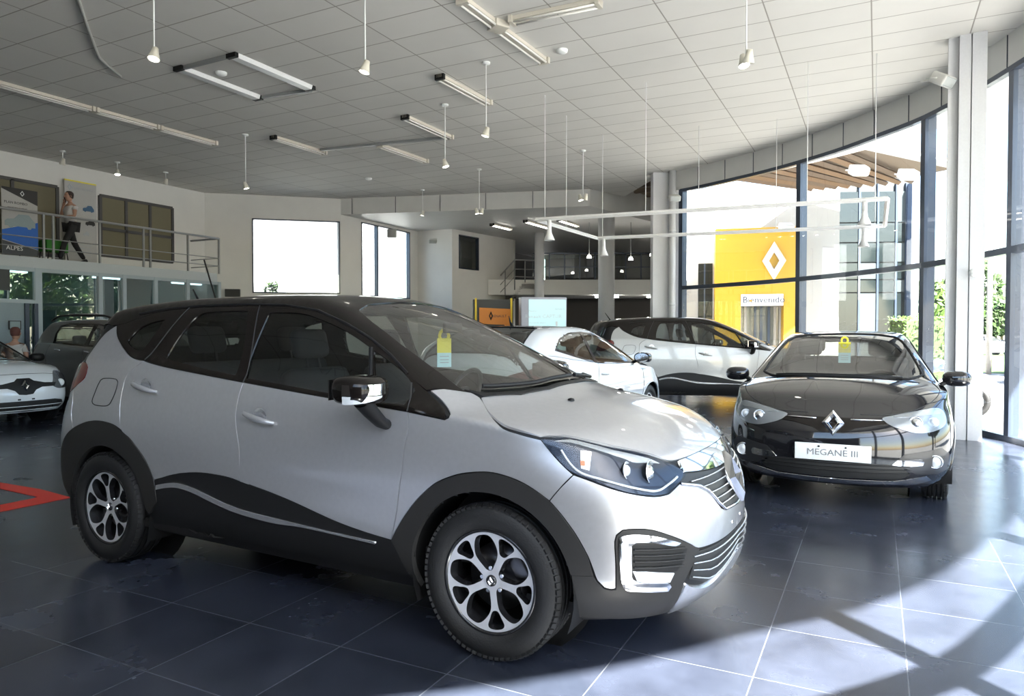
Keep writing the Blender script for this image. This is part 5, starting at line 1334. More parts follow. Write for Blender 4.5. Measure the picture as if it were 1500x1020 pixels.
f2=MB(); f2.box((MX+.018,a.y+.02,ax_(20,482,MX).z),(MX+.023,b.y-.02,ax_(20,471,MX).z)); f2.build('sheet',mat('office_sheet',(.30,.38,.40),.6),bpy.data.objects['notice_frame'])
for pa,pb in ((37,43),(51,56)):
    a=ax_(pa,480,MX+.0); b=ax_(pb,480,MX+.0); m=MB(); m.box((MX-.02,a.y,.1),(MX+.015,b.y,2.05)); S_(m.build('trim_%d'%(74+pa),mat('door_edge',(.04,.06,.10),.4)))
a=ax_(0,480,MX); m=MB(); m.box((MX-.05,3.3,.1),(MX-.03,ax_(37,480,MX).y,2.05)); S_(m.build('door_1',mat('office_door',(.27,.34,.38),.5)))
# stairs hand rail piece and black box on the corner wall
f=MB(); q=at_d(341,429,20.3); X=frame(q,V((2.85,2.45,0))); f.box((-.20,-.1,-.12),(.20,.05,.10),X); tag(f.build('wall_box',M_INK),'small black box fixed low on the corner wall','box')
f=MB(); q0=at_d(299,381,17.6); q1=at_d(314,432,17.6); q2=q0+(q1-q0)*(q0.z/(q0.z-q1.z)); f.tube([q0,q2],.02,6); tag(f.build('leaning_pole',M_INK),'thin dark pole leaning before the end office','pole')
# blinds windows on the mezzanine wall
def blind(name,y0,y1,z0,z1,cols,rows,label,n):
    m=MB(); m.box((WL+.0,y0,z0),(WL+.03,y1,z1)); o=S_(m.build('window_%d'%n,M_BLIND)); t=.035
    f=MB()
    for i in range(cols+1): y=y0+(y1-y0)*i/cols; f.box((WL+.0,y-t,z0),(WL+.06,y+t,z1))
    for z in rows: f.box((WL+.0,y0,z-t),(WL+.06,y1,z+t))
    S_(f.build('window_frame',mat('dark_frame',(.07,.07,.07),.5),o))
blind('w',10.93,12.93,3.34,4.80,3,(3.34,4.0,4.80),'',30)
blind('w',7.0,9.90,3.22,4.82,3,(3.22,4.82),'',31)
# roll-up banners
def banner(name,label,y0,y1,z0,z1,build,X=WL+.75,tiltx=0):
    t=thing(name,label,'banner',(X,(y0+y1)/2,MZ)); w=(y1-y0)/2; h0=z0-MZ; h1=z1-MZ
    MB().box((-.012,-w,h0),(-.004,w,h1)).build('banner_sheet',mat('banner_white',(.46,.46,.45),.7),t)
    MB().box((-.10,-w-.03,0),(.10,w+.03,.07),bev=.02).build('banner_base',M_RAIL,t)
    MB().cyl((-.03,0,.05),(-.03,0,h1),.012,8).build('support_pole',M_RAIL,t)
    build(t,w,h0,h1); return t
def toY(px,py,X): q=at_x(px,py,X); return q.y,q.z
def flatcar(w,h,parent,y,z,m,name='printed_car'):
    pts=[(-.5,-.30),(-.5,.0),(-.42,.12),(-.20,.18),(-.05,.48),(.28,.50),(.44,.15),(.5,.05),(.5,-.30),(.38,-.30),(.34,-.42),(.26,-.42),(.22,-.30),(-.22,-.30),(-.26,-.42),(-.34,-.42),(-.38,-.30)]
    X=frame((0.002,y,z),(0,1,0),z=V((1,0,0))); return MB().prism([(a*w,b*h) for a,b in pts],0,.003,X).build(name,m,parent)
XT=lambda y,z:frame((0.0,y,z),(0,1,0),z=V((1,0,0)))
def b1(t,w,h0,h1):
    MB().box((-.006,-w,h1-.02),(.001,w,h1+.01)).build('top_strip',M_YEL,t)
    d=diamond_mb(.06,.08,.004).build('printed_emblem',M_GREY,t); d.data.transform(XT(-w+.13,h1-.16))
    text_mesh('printed_text','PLAN ROMBO',.085,M_GREY,t,XT(.07,h1-.17),.001)
    flatcar(.27,.17,t,.18,h1-.62,MATS['blue_panel']); flatcar(.23,.16,t,.22,h1-.95,M_INK); flatcar(.15,.12,t,.12,h1-1.22,M_GREY)
    for k in range(4): MB().box((-.002,-.05,h1-1.50-.08*k),(.001,.25-.03*(k%2),h1-1.485-.08*k)).build('printed_line',M_GREY,t)
yb0,zb0=toY(95,258,WL+.1); yb1,_=toY(142,268,WL+.1)
banner('roll_up_banner','white roll-up banner with cars and grey lettering behind the walking person',10.02,10.78,MZ+.02,5.02,b1,X=WL+.12)
def b2(t,w,h0,h1):
    X=frame((0.0,0,0),(0,1,0),z=V((1,0,0)))
    MB().prism([(-w,h1),(w,h1),(w,h1-.32),(-w,h1-.04)],0,.002,X).build('printed_black_wedge',M_INK,t)
    d=diamond_mb(.05,.07,.004).build('printed_emblem',M_PLW,t); d.data.transform(XT(.05,h1-.10))
    text_mesh('printed_text','PLAN ROMBO',.075,M_INK,t,XT(-.08,h1-.32),.001); text_mesh('printed_text','especial para su vehiculo',.04,M_INK,t,XT(-.05,h1-.42),.001)
    flatcar(.62,.34,t,.0,h0+.72,MATS['office_sheet'],'printed_van')
    MB().prism([(-w,h0+.52),(w,h0+.75),(w,h0+.15),(-w,h0+.32)],0,.0018,X).build('printed_blue_wave',mat('banner_blue',(.02,.14,.55),.5),t)
    MB().prism([(-w,h0+.30),(w,h0+.14),(w,h0),(-w,h0)],0,.0022,X).build('printed_dark_foot',mat('banner_slate',(.06,.07,.08),.5),t)
    text_mesh('printed_text','ALPES',.13,M_PLW,t,XT(-.12,h0+.14),.003)
banner('roll_up_banner','roll-up banner with a white van, blue wave and ALPES lettering at far left',8.52,9.25,MZ+.1,4.56,b2,X=WL+.42)
# green bench
q=at_x(85,370,WL+.62); gb=thing('bench','small green bench seat with thin black legs behind the railing','bench',(WL+.36,9.62,MZ))
MB().box((-.16,-.24,.24),(.16,.24,.50),bev=.02).build('seat',mat('green_fabric',(.03,.20,.02),.7),gb)
for sx in (-.15,.15):
    for sy in (-.20,.20): MB().tube([(sx,sy,.24),(sx*1.1,sy*1.15,0)],.014,6).build('leg',M_INK,gb)

# ------------------------------------------------------------------ people
def skin_chain(verts,edges,radii,name,m,parent,sub=2,root=0):
    me=bpy.data.meshes.new(name); me.from_pydata([tuple(v) for v in verts],edges,[]); o=bpy.data.objects.new('tmp_'+name,me); COL.objects.link(o)
    o.modifiers.new('s','SKIN'); sm=o.modifiers.new('u','SUBSURF'); sm.levels=sub; sm.render_levels=sub
    for i,r in enumerate(radii):
        d=me.skin_vertices[0].data[i]; rr=r if isinstance(r,(tuple,list)) else (r,r); d.radius=rr; d.use_root=(i==root)
    bpy.context.view_layer.update(); dg=bpy.context.evaluated_depsgraph_get()
    nm=bpy.data.meshes.new_from_object(o.evaluated_get(dg)); bpy.data.objects.remove(o); bpy.data.meshes.remove(me)
    for p in nm.polygons: p.use_smooth=True
    return link(name,nm,m,parent)
def person(label,loc,rz,pose,sc=1.0,shirt=None,trou=None,hair=None):
    t=thing('person',label,'person',loc,rz); t.scale=(sc,)*3
    # joints (facing +x, y left)
    P=dict(pel=(0,0,.92),wai=(.01,0,1.06),che=(.02,0,1.26),sho=(.01,0,1.40),nek=(.01,0,1.47),hd0=(.03,0,1.55),
      hL=(0,.095,.90),hR=(0,-.095,.90),kL=(.10,.10,.50),kR=(-.02,-.10,.49),aL=(.22,.10,.09),aR=(-.28,-.10,.14),
      sL=(.01,.175,1.385),sR=(.01,-.175,1.385),eL=(-.02,.22,1.12),eR=(.02,-.22,1.12),wL=(.10,.18,.90),wR=(.10,-.2,.90)); P.update(pose)
    names=list(P); idx={n:i for i,n in enumerate(names)}
    E=[('pel','wai'),('wai','che'),('che','sho'),('sho','nek'),('nek','hd0'),('pel','hL'),('pel','hR'),('hL','kL'),('hR','kR'),('kL','aL'),('kR','aR'),('sho','sL'),('sho','sR'),('sL','eL'),('sR','eR'),('eL','wL'),('eR','wR')]
    R=dict(pel=(.13,.11),wai=(.125,.095),che=(.15,.11),sho=(.10,.08),nek=.052,hd0=.05,hL=.085,hR=.085,kL=.058,kR=.058,aL=.038,aR=.038,sL=.058,sR=.058,eL=.042,eR=.042,wL=.028,wR=.028)
    body=skin_chain([P[n] for n in names],[(idx[a],idx[b]) for a,b in E],[R[n] for n in names],'body',M_SKIN,t,root=idx['pel'])
    def cl(nm,ns,es,grow,m,rad_={}):
        ii={n:i for i,n in enumerate(ns)}
        rr=[tuple(q+grow for q in (R[n] if isinstance(R[n],tuple) else (R[n],R[n]))) if n not in rad_ else rad_[n] for n in ns]
        return skin_chain([P[n] for n in ns],[(ii[a],ii[b]) for a,b in es],rr,nm,m,t,root=0)
    P['mL']=tuple((V(P['sL'])+V(P['eL']))*.5); P['mR']=tuple((V(P['sR'])+V(P['eR']))*.5); R['mL']=R['mR']=.05
    cl('shirt',['pel','wai','che','sho','sL','sR','mL','mR'],[('pel','wai'),('wai','che'),('che','sho'),('sho','sL'),('sho','sR'),('sL','mL'),('sR','mR')],.024,shirt or M_SHIRT)
    cl('trousers',['pel','hL','hR','kL','kR','aL','aR'],[('pel','hL'),('pel','hR'),('hL','kL'),('hR','kR'),('kL','aL'),('kR','aR')],.014,trou or M_TROU)
    h=V(P['hd0'])+V((.02,0,.085))
    hm=MB(); prof=[(0,-.125),(.035,-.120),(.055,-.095),(.068,-.05),(.076,.0),(.078,.04),(.068,.085),(.04,.112),(0,.122)]
    hm.lathe(prof,20,Matrix.Translation(h)@Matrix.Diagonal((1.18,1,1,1))); hm.tube([h+V((.085,0,.02)),h+V((.112,0,-.018)),h+V((.09,0,-.03))],[.006,.014,.008],8)
    hm.build('head',M_SKIN,t)
    for s in (-1,1):
        MB().lathe([(0,.006),(.010,.003),(.012,0)],10,frame(h+V((.084,s*.030,.022)),(0,1,0),z=V((1,0,0)))).build('eye',M_INK,t)
        MB().tube([h+V((0,s*.076,.025)),h+V((-.008,s*.090,.0)),h+V((0,s*.078,-.03))],[.010,.014,.008],8).build('ear',M_SKIN,t)
    MB().box((-.004,-.022,-.004),(.004,.022,.004),Matrix.Translation(h+V((.083,0,-.062))),bev=.003).build('mouth',mat('lips',(.30,.10,.09),.6),t)
    hr=MB(); hr.lathe([(.0,.130),(.045,.122),(.078,.092),(.088,.045),(.084,.0),(.075,-.04),(.062,-.055)],20,Matrix.Translation(h+V((-.018,0,.008)))@Matrix.Diagonal((1.12,1,1,1))); hr.build('hair',hair or M_HAIR,t)
    for s,k in ((1,'wL'),(-1,'wR')):
        w=V(P[k]); e=V(P['eL' if s>0 else 'eR']); d=(w-e).normalized(); sd=d.cross(V((1,0,0))); sd=(sd if sd.length>.2 else d.cross(V((0,0,1)))).normalized()
        pv=[w-d*.03,w+d*.03,w+d*.085]; pr=[(.026,.020),(.034,.017),(.036,.015)]; ed=[(0,1),(1,2)]
        n=3
        for q,(o_,l) in enumerate(((-.030,.052),(-.010,.068),(.010,.072),(.030,.062))):
            a=w+d*.088+sd*o_; b=a+d*l*.55+V((.008,0,0)); c=a+d*l+V((.022,0,0)); pv+=[a,b,c]; pr+=[(.010,.010),(.009,.009),(.007,.007)]; ed+=[(2,n),(n,n+1),(n+1,n+2)]; n+=3
        a=w+d*.03+sd*.038; pv+=[a,a+d*.035+sd*.02,a+d*.06+sd*.022]; pr+=[(.012,.012),(.010,.010),(.008,.008)]; ed+=[(1,n),(n,n+1),(n+1,n+2)]
        skin_chain(pv,ed,pr,'hand',M_SKIN,t,sub=1)
    for k in ('aL','aR'):
        a=V(P[k]); up=a.z-.075; tilt=.5 if a.z>.12 else 0
        X=Matrix.Translation((a.x,a.y,a.z-.03))@Matrix.Rotation(tilt,4,'Y'); MB().box((-.07,-.042,-.055),(.19,.042,.03),X,bev=.03).build('shoe',M_INK,t)
    return t
q=ax_(105,383,-16.42)
pr=person('dark-haired person in pale shirt and black trousers walking with phone at ear',(-16.42,q.y,MZ),rad(-90)+rad(0),
  dict(kL=(.22,.10,.50),aL=(.34,.10,.09),kR=(-.14,-.10,.50),aR=(-.38,-.10,.13),eR=(.10,-.24,1.17),wR=(.11,-.12,1.42),eL=(.05,.22,1.14),wL=(.22,.08,1.12)),.93)
ph=MB().box((-.008,-.035,-.07),(.008,.035,.07),Matrix.Translation((.0,0,0)),bev=.006).build('phone',M_INK); ph.location=pr.matrix_basis@V((.085,-.095,1.56)); ph.rotation_euler=(0,0,rad(-90)); tag(ph,'dark phone held to the ear of the walking person','phone')
q=at_z(19,497,1.34)
person('person with reddish-brown hair partly hidden behind the white hatchback',(-13.25,6.98,0),rad(125),dict(aR=(.02,-.10,.09),kR=(.02,-.10,.5),kL=(.02,.1,.5),aL=(.0,.10,.09)),.87,hair=mat('auburn_hair',(.09,.025,.018),.6),shirt=M_SHIRT)

# ================================================================== CEILING THINGS
M_TUBE=mat('tube_off_white',(.85,.83,.78),.4); M_LBODY=mat('lamp_body_cream',(.62,.58,.50),.5); M_STAIN=mat('stain_brown',(.30,.23,.15),.9); M_TON=mat('tube_lit',(.9,.9,.9),.4,emit=(1,.97,.9),es=8)
def tube_light(p0,p1,label,z=ZC,n=2,w=.11,lit=False,cover=False,group=None,dark=False):
    a=at_z(*p0,z) if len(p0)==2 else V(p0); b=at_z(*p1,z) if len(p1)==2 else V(p1); d=b-a; L=d.length
    t=thing('fluorescent_light',label,'ceiling light',(a.x,a.y,z-.002),atan2(d.y,d.x),group)
    if cover:
        m=MB(); m.prism([(-w*.8,0),(w*.8,0),(w*.6,-.06),(-w*.6,-.06)],0.0,L,Matrix(((0,0,1,0),(1,0,0,0),(0,1,0,0),(0,0,0,1)))); m.build('diffuser',mat('diffuser_white',(.75,.76,.76),.35),t)
        for x in (0,L): MB().box((x-.03,-w*.85,-.065),(x+.03,w*.85,0)).build('end_cap',M_BLK,t)
        return t
    MB().box((0,-w*.45,-.05),(L,w*.45,0)).build('batten',M_LBODY,t)
    for x in (.0,L-.05): MB().box((x,-w*.75,-.085),(x+.05,w*.75,0)).build('end_cap',M_BLK if dark and x<.01 else M_LBODY,t)
    for k in range(n):
        y=(k-(n-1)/2)*w*.9; MB().cyl((.06,y,-.075),(L-.06,y,-.075),.014,8).build('tube',M_TON if lit else M_TUBE,t)
    return t
def chain(pts,lab,**k):
    for (a,b),l in zip(zip(pts,pts[1:]),lab): tube_light(a,b,l,**k)
# long run on the left
a=at_z(0,119,ZC); b=at_z(317,208,ZC); run=[a+(b-a)*u for u in (-.02,.37,.675,1.0)]
for i,l in enumerate(('unlit twin-tube light at the left end of the long ceiling row','unlit twin-tube light in the middle of the long ceiling row','unlit twin-tube light at the right end of the long ceiling row')):
    tube_light(tuple(run[i]),tuple(run[i]+(run[i+1]-run[i])*.985),l,group='long row of tube lights on the left ceiling')
tube_light((262,97),(378,141),'long side of the lamp frame nearer the left wall, with white cover',cover=True,group='ceiling lamp frame with white covers')
tube_light((340,78),(454,127),'long side of the lamp frame farther right, with white cover',cover=True,group='ceiling lamp frame with white covers')
def bar(p0,p1,label,name='ceiling_channel',cat='cable channel',w=.05,z=ZC,m=None,h=.05,g=None):
    a=at_z(*p0,z); b=at_z(*p1,z); d=b-a; o=MB().box((0,-w/2,-h),(d.length,w/2,0)).build(name,m or M_RAIL); o.location=(a.x,a.y,z-.001); o.rotation_euler=(0,0,atan2(d.y,d.x)); return tag(o,label,cat,g)
bar((264,98),(338,79),'grey channel closing the left short side of the lamp frame'); bar((378,141),(456,130),'grey channel closing the right short side of the lamp frame')
tube_light((643,108),(716,148),'unlit ceiling light with brown stained edge behind the hanging spot',dark=True)
tube_light((592,168),(660,199),'unlit ceiling light at the right end of the grey channel',dark=True)
bar((470,218),(660,199),'long grey cable channel between three ceiling lights',w=.07)
tube_light((399,198),(476,222),'unlit ceiling light at the left end of the grey channel',dark=True); tube_light((556,210),(624,234),'unlit ceiling light pointing away from the middle of the channel')
tube_light((676,-6),(728,33),'unlit twin-tube ceiling light cut by the top edge'); tube_light((731,36),(798,86),'unlit twin-tube ceiling light below the junction box at the top')
tube_light((748,26),(880,-2),'unlit twin-tube ceiling light running right from the junction box')
o=MB().box((-.10,-.12,-.09),(.10,.12,0),bev=.01).build('junction_box',M_LBODY); q=at_z(730,33,ZC); o.location=(q.x,q.y,ZC-.001); o.rotation_euler=(0,0,rad(60)); tag(o,'cream junction box joining three ceiling lights at the top','junction box')
c=MB(); pts=[at_z(*p,ZC-.02) for p in ((100,-30),(115,0),(128,40),(145,85),(177,112))]; c.tube(pts,.022,6); tag(c.build('ceiling_conduit',mat('conduit_grey',(.42,.42,.40),.5)),'pale conduit bending across the upper left ceiling','conduit')
for px,py,l in ((540,261,'round white detector on the ceiling above the big window'),(324,106,'small white detector inside the ceiling lamp frame'),(823,73,'round white detector on the ceiling near the top light')):
    q=at_z(px,py,ZC); o=MB().lathe([(.085,0),(.08,-.03),(.05,-.05),(0,-.055)],20).build('smoke_detector',M_PLW); o.location=(q.x,q.y,ZC-.001); tag(o,l,'detector')
# hanging spots
M_SPOT=mat('spot_cream',(.70,.68,.60),.4); M_GLOW=mat('spot_glow',(1,1,.95),.4,emit=(1,.95,.85),es=12)
def hang_spot(px,py,L,label,lit=True,z=ZC,tw=False,pyz=None):
    """px,py: image place of the lamp; the rod is L long"""
    q=at_z(px,py,z-L); t=thing('hanging_spot',label,'spotlight',(q.x,q.y,z),random.uniform(0,6),'spotlights hanging on rods from the ceiling')
    MB().lathe([(0,0),(.06,0),(.06,-.025),(0,-.03)],16).build('ceiling_rose',M_PLW,t)
    MB().cyl((0,0,-.02),(0,0,-L+.10),.009,6).build('rod',M_PLW,t)
    for k in ((0,) if not tw else (-1,1)):
        X=Matrix.Translation((k*.06,0,-L+.03))@Matrix.Rotation(rad(16)*(k or 1),4,'Y')
        s=MB().lathe([(0,.09),(.03,.085),(.04,.03),(.065,-.05),(.06,-.055),(.035,.0),(0,.01)],18,X).build('lamp_head',M_SPOT,t)
        if lit: MB().lathe([(0,-.042),(.055,-.045)],16,X).build('bulb',M_GLOW,s,fixn=False)
for a in ((226,85,1.06,'lit hanging spot left of the lamp frame, nearest the left'),(535,104,1.06,'cream hanging spot left of the top junction box'),(360,275,1.06,'hanging spot above the big rear window'),(712,198,1.06,'hanging spot just right of the stained ceiling light'),(652,243,1.06,'hanging spot below the grey channel end'),(1093,92,1.06,'twin hanging spot near the top right of the ceiling',True,ZC,True),(702,312,1.06,'twin hanging spot before the grey bulkhead',True,ZC,True),(854,292,1.06,'twin hanging spot before the bulkhead corner',True,ZC,True),
  (92,240,.28,'short spot nearest the left banner'),(172,255,.28,'short spot above the blind window'),(243,269,.28,'short spot at the right end of the left wall'),(619,315,.7,'spot before the second rear window')):
    hang_spot(*a)
# suspended lighting track
ZK=3.34+.0
tr=[at_z(785,322,ZK),at_z(1300,291,ZK),at_z(1296,331,ZK),at_z(875,349,ZK)]
t=thing('lighting_track','white rectangular lighting track hanging on thin cables before the glass wall','lighting track',tr[0])
M_TRK=mat('track_white',(.80,.80,.80),.4)
for i in range(4):
    a,b=tr[i]-tr[0],tr[(i+1)%4]-tr[0]; MB().tube([a,b],.034,4).build('track_bar',M_TRK,t)
for i,u in ((0,.03),(0,.35),(0,.80),(0,.97),(2,.03),(2,.35),(2,.62),(2,.98),(3,.55)):
    p=tr[i]+(tr[(i+1)%4]-tr[i])*u-tr[0]; MB().cyl(p,p+V((0,0,ZC-ZK)),.006,5).build('cable',M_TRK,t)
for px,py,i,l in ((805,332,0,'white cone spot near the left end of the track'),(885,362,2,'white cone spot at the inner corner of the track'),(1265,318,0,'upper white cone spot near the right end of the track'),(1264,348,2,'lower white cone spot near the right end of the track')):
    r=ray(px,py); a,b=tr[i],tr[(i+1)%4]; e=b-a; den=r.x*e.y-r.y*e.x; u=(a.x*r.y-a.y*r.x)/den; u=-u if not 0<=u<=1 else u
    best=min((k/200 for k in range(201)),key=lambda k:abs((a+e*k).x*r.y-(a+e*k).y*r.x)/(r.x*r.x+r.y*r.y)**.5)
    p=a+e*best; sp=thing('track_spot',l,'spotlight',p,0,'cone spots on the hanging track')
    MB().cyl((0,0,-.02),(0,0,-.22),.035,12).build('spot_stem',M_TRK,sp); MB().lathe([(.035,-.16),(.045,-.24),(.095,-.36),(.088,-.36),(.04,-.25),(0,-.22)],20).build('spot_cone',M_TRK,sp)
# wall floods
M_FLD=mat('flood_body',(.60,.60,.57),.4)
def flood(p,label,rz=0,tl=.6,sc=1.0,group=None):
    t=thing('floodlight',label,'floodlight',p,rz,group); t.scale=(sc,)*3
    X=Matrix.Rotation(tl,4,'X')
    MB().box((-.13,-.10,-.07),(.13,.10,.07),X,bev=.03).build('lamp_housing',M_FLD,t); MB().box((-.11,-.105,-.055),(.11,-.098,.055),X).build('lamp_glass',M_LENS,t)
    m=MB(); m.tube([(-.14,0,0),(-.14,.12,.03),(.14,.12,.03),(.14,0,0)],.010,6); m.cyl((0,.12,.03),(0,.26,.06),.014,8); m.build('bracket',M_FLD,t)
q=at_d(1381,117,9.5); flood(q,'pale floodlight fixed high on the big white column',rad(60),.6,1.1)
q=at_d(1214,224,14.3); flood(q,'floodlight fixed to the fascia above the glass',rad(30),.5)
q=at_d(988,290,16.8); flood(q,'floodlight on the rear column by the downpipe',rad(30),.4)
q=at_d(634,353,23.5); flood(q,'floodlight on the wall beside the second rear window',rad(30),.4)
q=at_d(574,342,20.2); o=MB().box((-.13,-.06,-.12),(.13,.06,.12),bev=.02).build('alarm_box',M_RAIL); o.location=q; o.rotation_euler=(0,0,rad(20)); tag(o,'grey box on the wall between the two rear windows','box')
q=at_d(1426,400,9.35); o=MB().lathe([(0,.06),(.04,.05),(.055,0),(.04,-.05),(0,-.06)],16,Matrix.Rotation(pi/2,4,'X')).build('sensor',M_PLW); o.location=q; tag(o,'small round white sensor on the big white column','sensor')
# ceiling lights beyond the bulkhead
for a,b,l in (((720,327),(748,334),'lit tube left under the lower ceiling'),((769,322),(803,332),'lit tube in the middle under the lower ceiling'),((818,320),(846,329),'lit tube right under the lower ceiling')):
    tube_light(a,b,l,z=ZF-.01,n=1,w=.10,lit=True,dark=True,group='lit tubes under the lower ceiling')
for px,py,L in ((863,377,1.6),(889,372,1.6),(924,380,1.6),(955,374,1.6)):
    q=at_d(px,py,22.5); t=thing('hanging_spot',{863:'lit atrium spot left of the front atrium column',889:'lit atrium spot behind the front atrium column',924:'lit atrium spot right of the front atrium column',955:'lit atrium spot beside the rear column'}[px],'spotlight',(q.x,q.y,q.z),0,'lit spots hanging in the atrium')
    MB().cyl((0,0,.05),(0,0,L),.010,6).build('rod',M_RAIL,t); MB().lathe([(0,.08),(.05,.06),(.075,-.02),(0,-.03)],14).build('bulb',M_GLOW,t)

# ================================================================== BACK OF THE HALL
# kiosk with orange panel
def wxf(px,d,rz=None): p=at_d(px,487,d); return (p.x,p.y,0)
kd=15.5; ks=CF/kd
KX=lambda px:(px-722)/ks; KZ=lambda py:CH+(487-py)/ks
k=thing('display_stand','black stand with orange panel, diamond badge and yellow edges','display stand',wxf(722,kd),CYAW+rad(5))
MB().box((KX(693),0,0),(KX(752),.35,KZ(439))).build('stand_body',mat('stand_black',(.02,.018,.015),.5),k)
MB().prism([(KX(702),KZ(451)),(KX(748),KZ(453)),(KX(748),.3),(KX(739),.3),(KX(739),KZ(476)),(KX(715),KZ(475)),(KX(702),KZ(474))],0,.05,Matrix(((1,0,0,0),(0,0,-1,-.0),(0,1,0,0),(0,0,0,1)))).build('orange_panel',mat('orange_paint',(.72,.22,.005),.5),k)
for px in (697,749): MB().box((KX(px)-.02,-.03,0),(KX(px)+.02,.02,KZ(437))).build('yellow_edge',mat('yellow_paint',(.80,.55,.01),.5),k)
d=diamond_mb(.045,.10,.02).build('emblem',M_INK,k); d.data.transform(frame((KX(719),-.055,KZ(463)),(1,0,0),z=V((0,-1,0))))
text_mesh('stand_text','RENAULT',.075,M_INK,k,frame((KX(731),-.052,KZ(463.5)),(1,0,0),z=V((0,-1,0))),.002)
# light-box screen
sd_=14.2; ss=CF/sd_
SXp=lambda px:(px-798)/ss; SZ=lambda py:CH+(487-py)/ss
k=thing('light_box','large pale blue light box showing CAPTUR lettering, before the atrium','screen',wxf(798,sd_),CYAW+rad(10))
w=SXp(831)-SXp(771)
MB().box((SXp(763),0,0),(SXp(831),.30,SZ(435.5)),bev=.01).build('box_body',mat('box_silver',(.35,.35,.40),.4),k)
MB().box((SXp(774),-.01,.35),(SXp(829.5),.0,SZ(439))).build('screen_face',mat('screen_glow',(.30,.45,.47),.3,emit=(.45,.80,.85),es=.30),k)
FT=lambda px,py:frame((SXp(px),-.014,SZ(py)),(1,0,0),z=V((0,-1,0)))
text_mesh('screen_text','Renault CAPTUR',.105,M_GREY,k,FT(796,464),.001); text_mesh('screen_text','Nuevo',.06,M_GREY,k,FT(780,456),.001); text_mesh('screen_text','Descubrilo ahora',.05,M_GREY,k,FT(786,473),.001); text_mesh('screen_text','RENAULT',.055,M_GREY,k,FT(822,453),.001)
MB().box((SXp(814),-.016,SZ(487)),(SXp(817),-.011,SZ(471))).build('printed_tower',M_GREY,k)
# stairs with railing at the left of the atrium
st_=thing('staircase','dark staircase with grey railing climbing at the back left of the atrium','stairs',wxf(760,25.5),CYAW)
sc=25.5; 
def L2(px,py): return V(((px-760)/CF*sc,0,CH+(487-py)/CF*sc))
m=MB()
a,b=L2(733,452),L2(764,416)
for i in range(10):
    p=a+(b-a)*(i/10); m.box((p.x,0,p.z-.12),(p.x+(b.x-a.x)/10+.03,1.2,p.z))
c=L2(784,416); m.box((b.x,0,b.z-.18),(c.x,1.2,b.z)); m.build('steps',mat('stair_dark',(.09,.09,.085),.7),st_)
m=MB(); a,b,c=L2(733,404),L2(754,381),L2(784,382)
for o in (0,.33,.60): m.tube([a-V((0,0,o)),b-V((0,0,o)),c-V((0,0,o))],.03 if o==0 else .015,6)
for p,q in ((740,440),(754,425),(769,414)):
    t0=L2(p,q); m.cyl(t0,V((t0.x,0,L2(p,383 if p>745 else 396).z)),.025,6)
m.build('railing',M_RAIL,st_)
# desks under the balcony
M_DESK=mat('desk_grey',(.16,.155,.15),.6)
def desk(px,d,label,w=1.4):
    t=thing('desk',label,'desk',wxf(px,d),CYAW,'desks under the balcony'); h=.75+.25
    MB().box((-w/2,-.35,h-.04),(w/2,.35,h)).build('desk_top',M_DESK,t)
    for s in (-1,1): MB().box((s*(w/2-.04)-.02,-.33,0),(s*(w/2-.04)+.02,.33,h-.04)).build('desk_side',M_DESK,t)
    m=thing('monitor','dark monitor standing on the '+label,'monitor',V(wxf(px,d))+V((0,0,h)),CYAW,'monitors on the rear desks')
    MB().box((-.25,-.02,.10),(.25,.02,.44)).build('screen',M_INK,m); MB().box((-.10,-.08,0),(.10,.08,.015)).build('base',M_INK,m); MB().cyl((0,0,.01),(0,0,.15),.02,8).build('stem',M_INK,m)
desk(848,22.8,'grey desk left of the front atrium column'); desk(914,24.6,'grey desk right of the front atrium column',1.5); desk(948,23.0,'grey desk nearest the rear column')
for a,b,l,dd in ((872,906,'lit tube light under the balcony right of the column',25.6),(948,970,'lit tube light under the balcony by the rear column',25.6)):
    p=at_d(a,434,dd); q=at_d(b,434,dd); p.z=q.z=z0-.05; d_=q-p
    t=thing('fluorescent_light',l,'ceiling light',p,CYAW,'tubes under the balcony'); MB().box((0,-.05,-.05),(d_.length,.05,.05)).build('tube',mat('tube_bright',(.9,.9,.9),.4,emit=(1,.96,.88),es=40),t)
m=MB(); X=cam_mat(870,25.6); m.box((-1.9,.3,z0-.12),(1.9,.4,z0-.02),X)
# floor tape
tp=MB(); pts=[at_z(*p,.003) for p in ((0,707),(60,717),(104,729),(60,738),(0,750),(0,740),(45,731),(56,728.5),(45,726),(0,716))]
tp.add([(p.x,p.y,.001) for p in pts]+[(p.x,p.y,.004) for p in pts],[tuple(range(10)),tuple(range(10,20))]+[(i,(i+1)%10,(i+1)%10+10,i+10) for i in range(10)])
tag(tp.build('floor_tape',mat('red_tape',(.70,.035,.02),.5)),'red tape marking ending in a point by the rear wheel','floor tape')
# price card hanging inside the windscreens
def card(label,p,rz,h=.30,w=.12,top=.5):
    t=thing('price_card',label,'card',p,rz,'hanging windscreen cards')
    MB().box((-.002,-w/2,0),(.002,w/2,h*.42)).build('card_lower',M_CYA,t); MB().box((-.002,-w/2,h*.42),(.002,w/2,h*.85)).build('card_upper',M_YEL,t)
    n=10; m=MB(); m.tube([V((0,.03*cos(q),h*.92+.035*sin(q))) for q in [2*pi*i/n for i in range(n)]],.010,4,closed=True,flat=.3); m.build('card_hook',M_YEL,t)
    for z in (.30,.20,.12): MB().box((-.003,-w*.32,h*z),(.003,w*.32,h*z+.006)).build('printed_line',M_GREY,t)
Mh=hero.matrix_basis
p=Matrix.Translation((HORG.x,HORG.y,0))@Matrix.Rotation(HRZ,4,'Z')
card('yellow and pale blue card hanging in the silver crossover windscreen',p@V((-.84,.02,1.235)),HRZ+rad(-35),.205,.09)
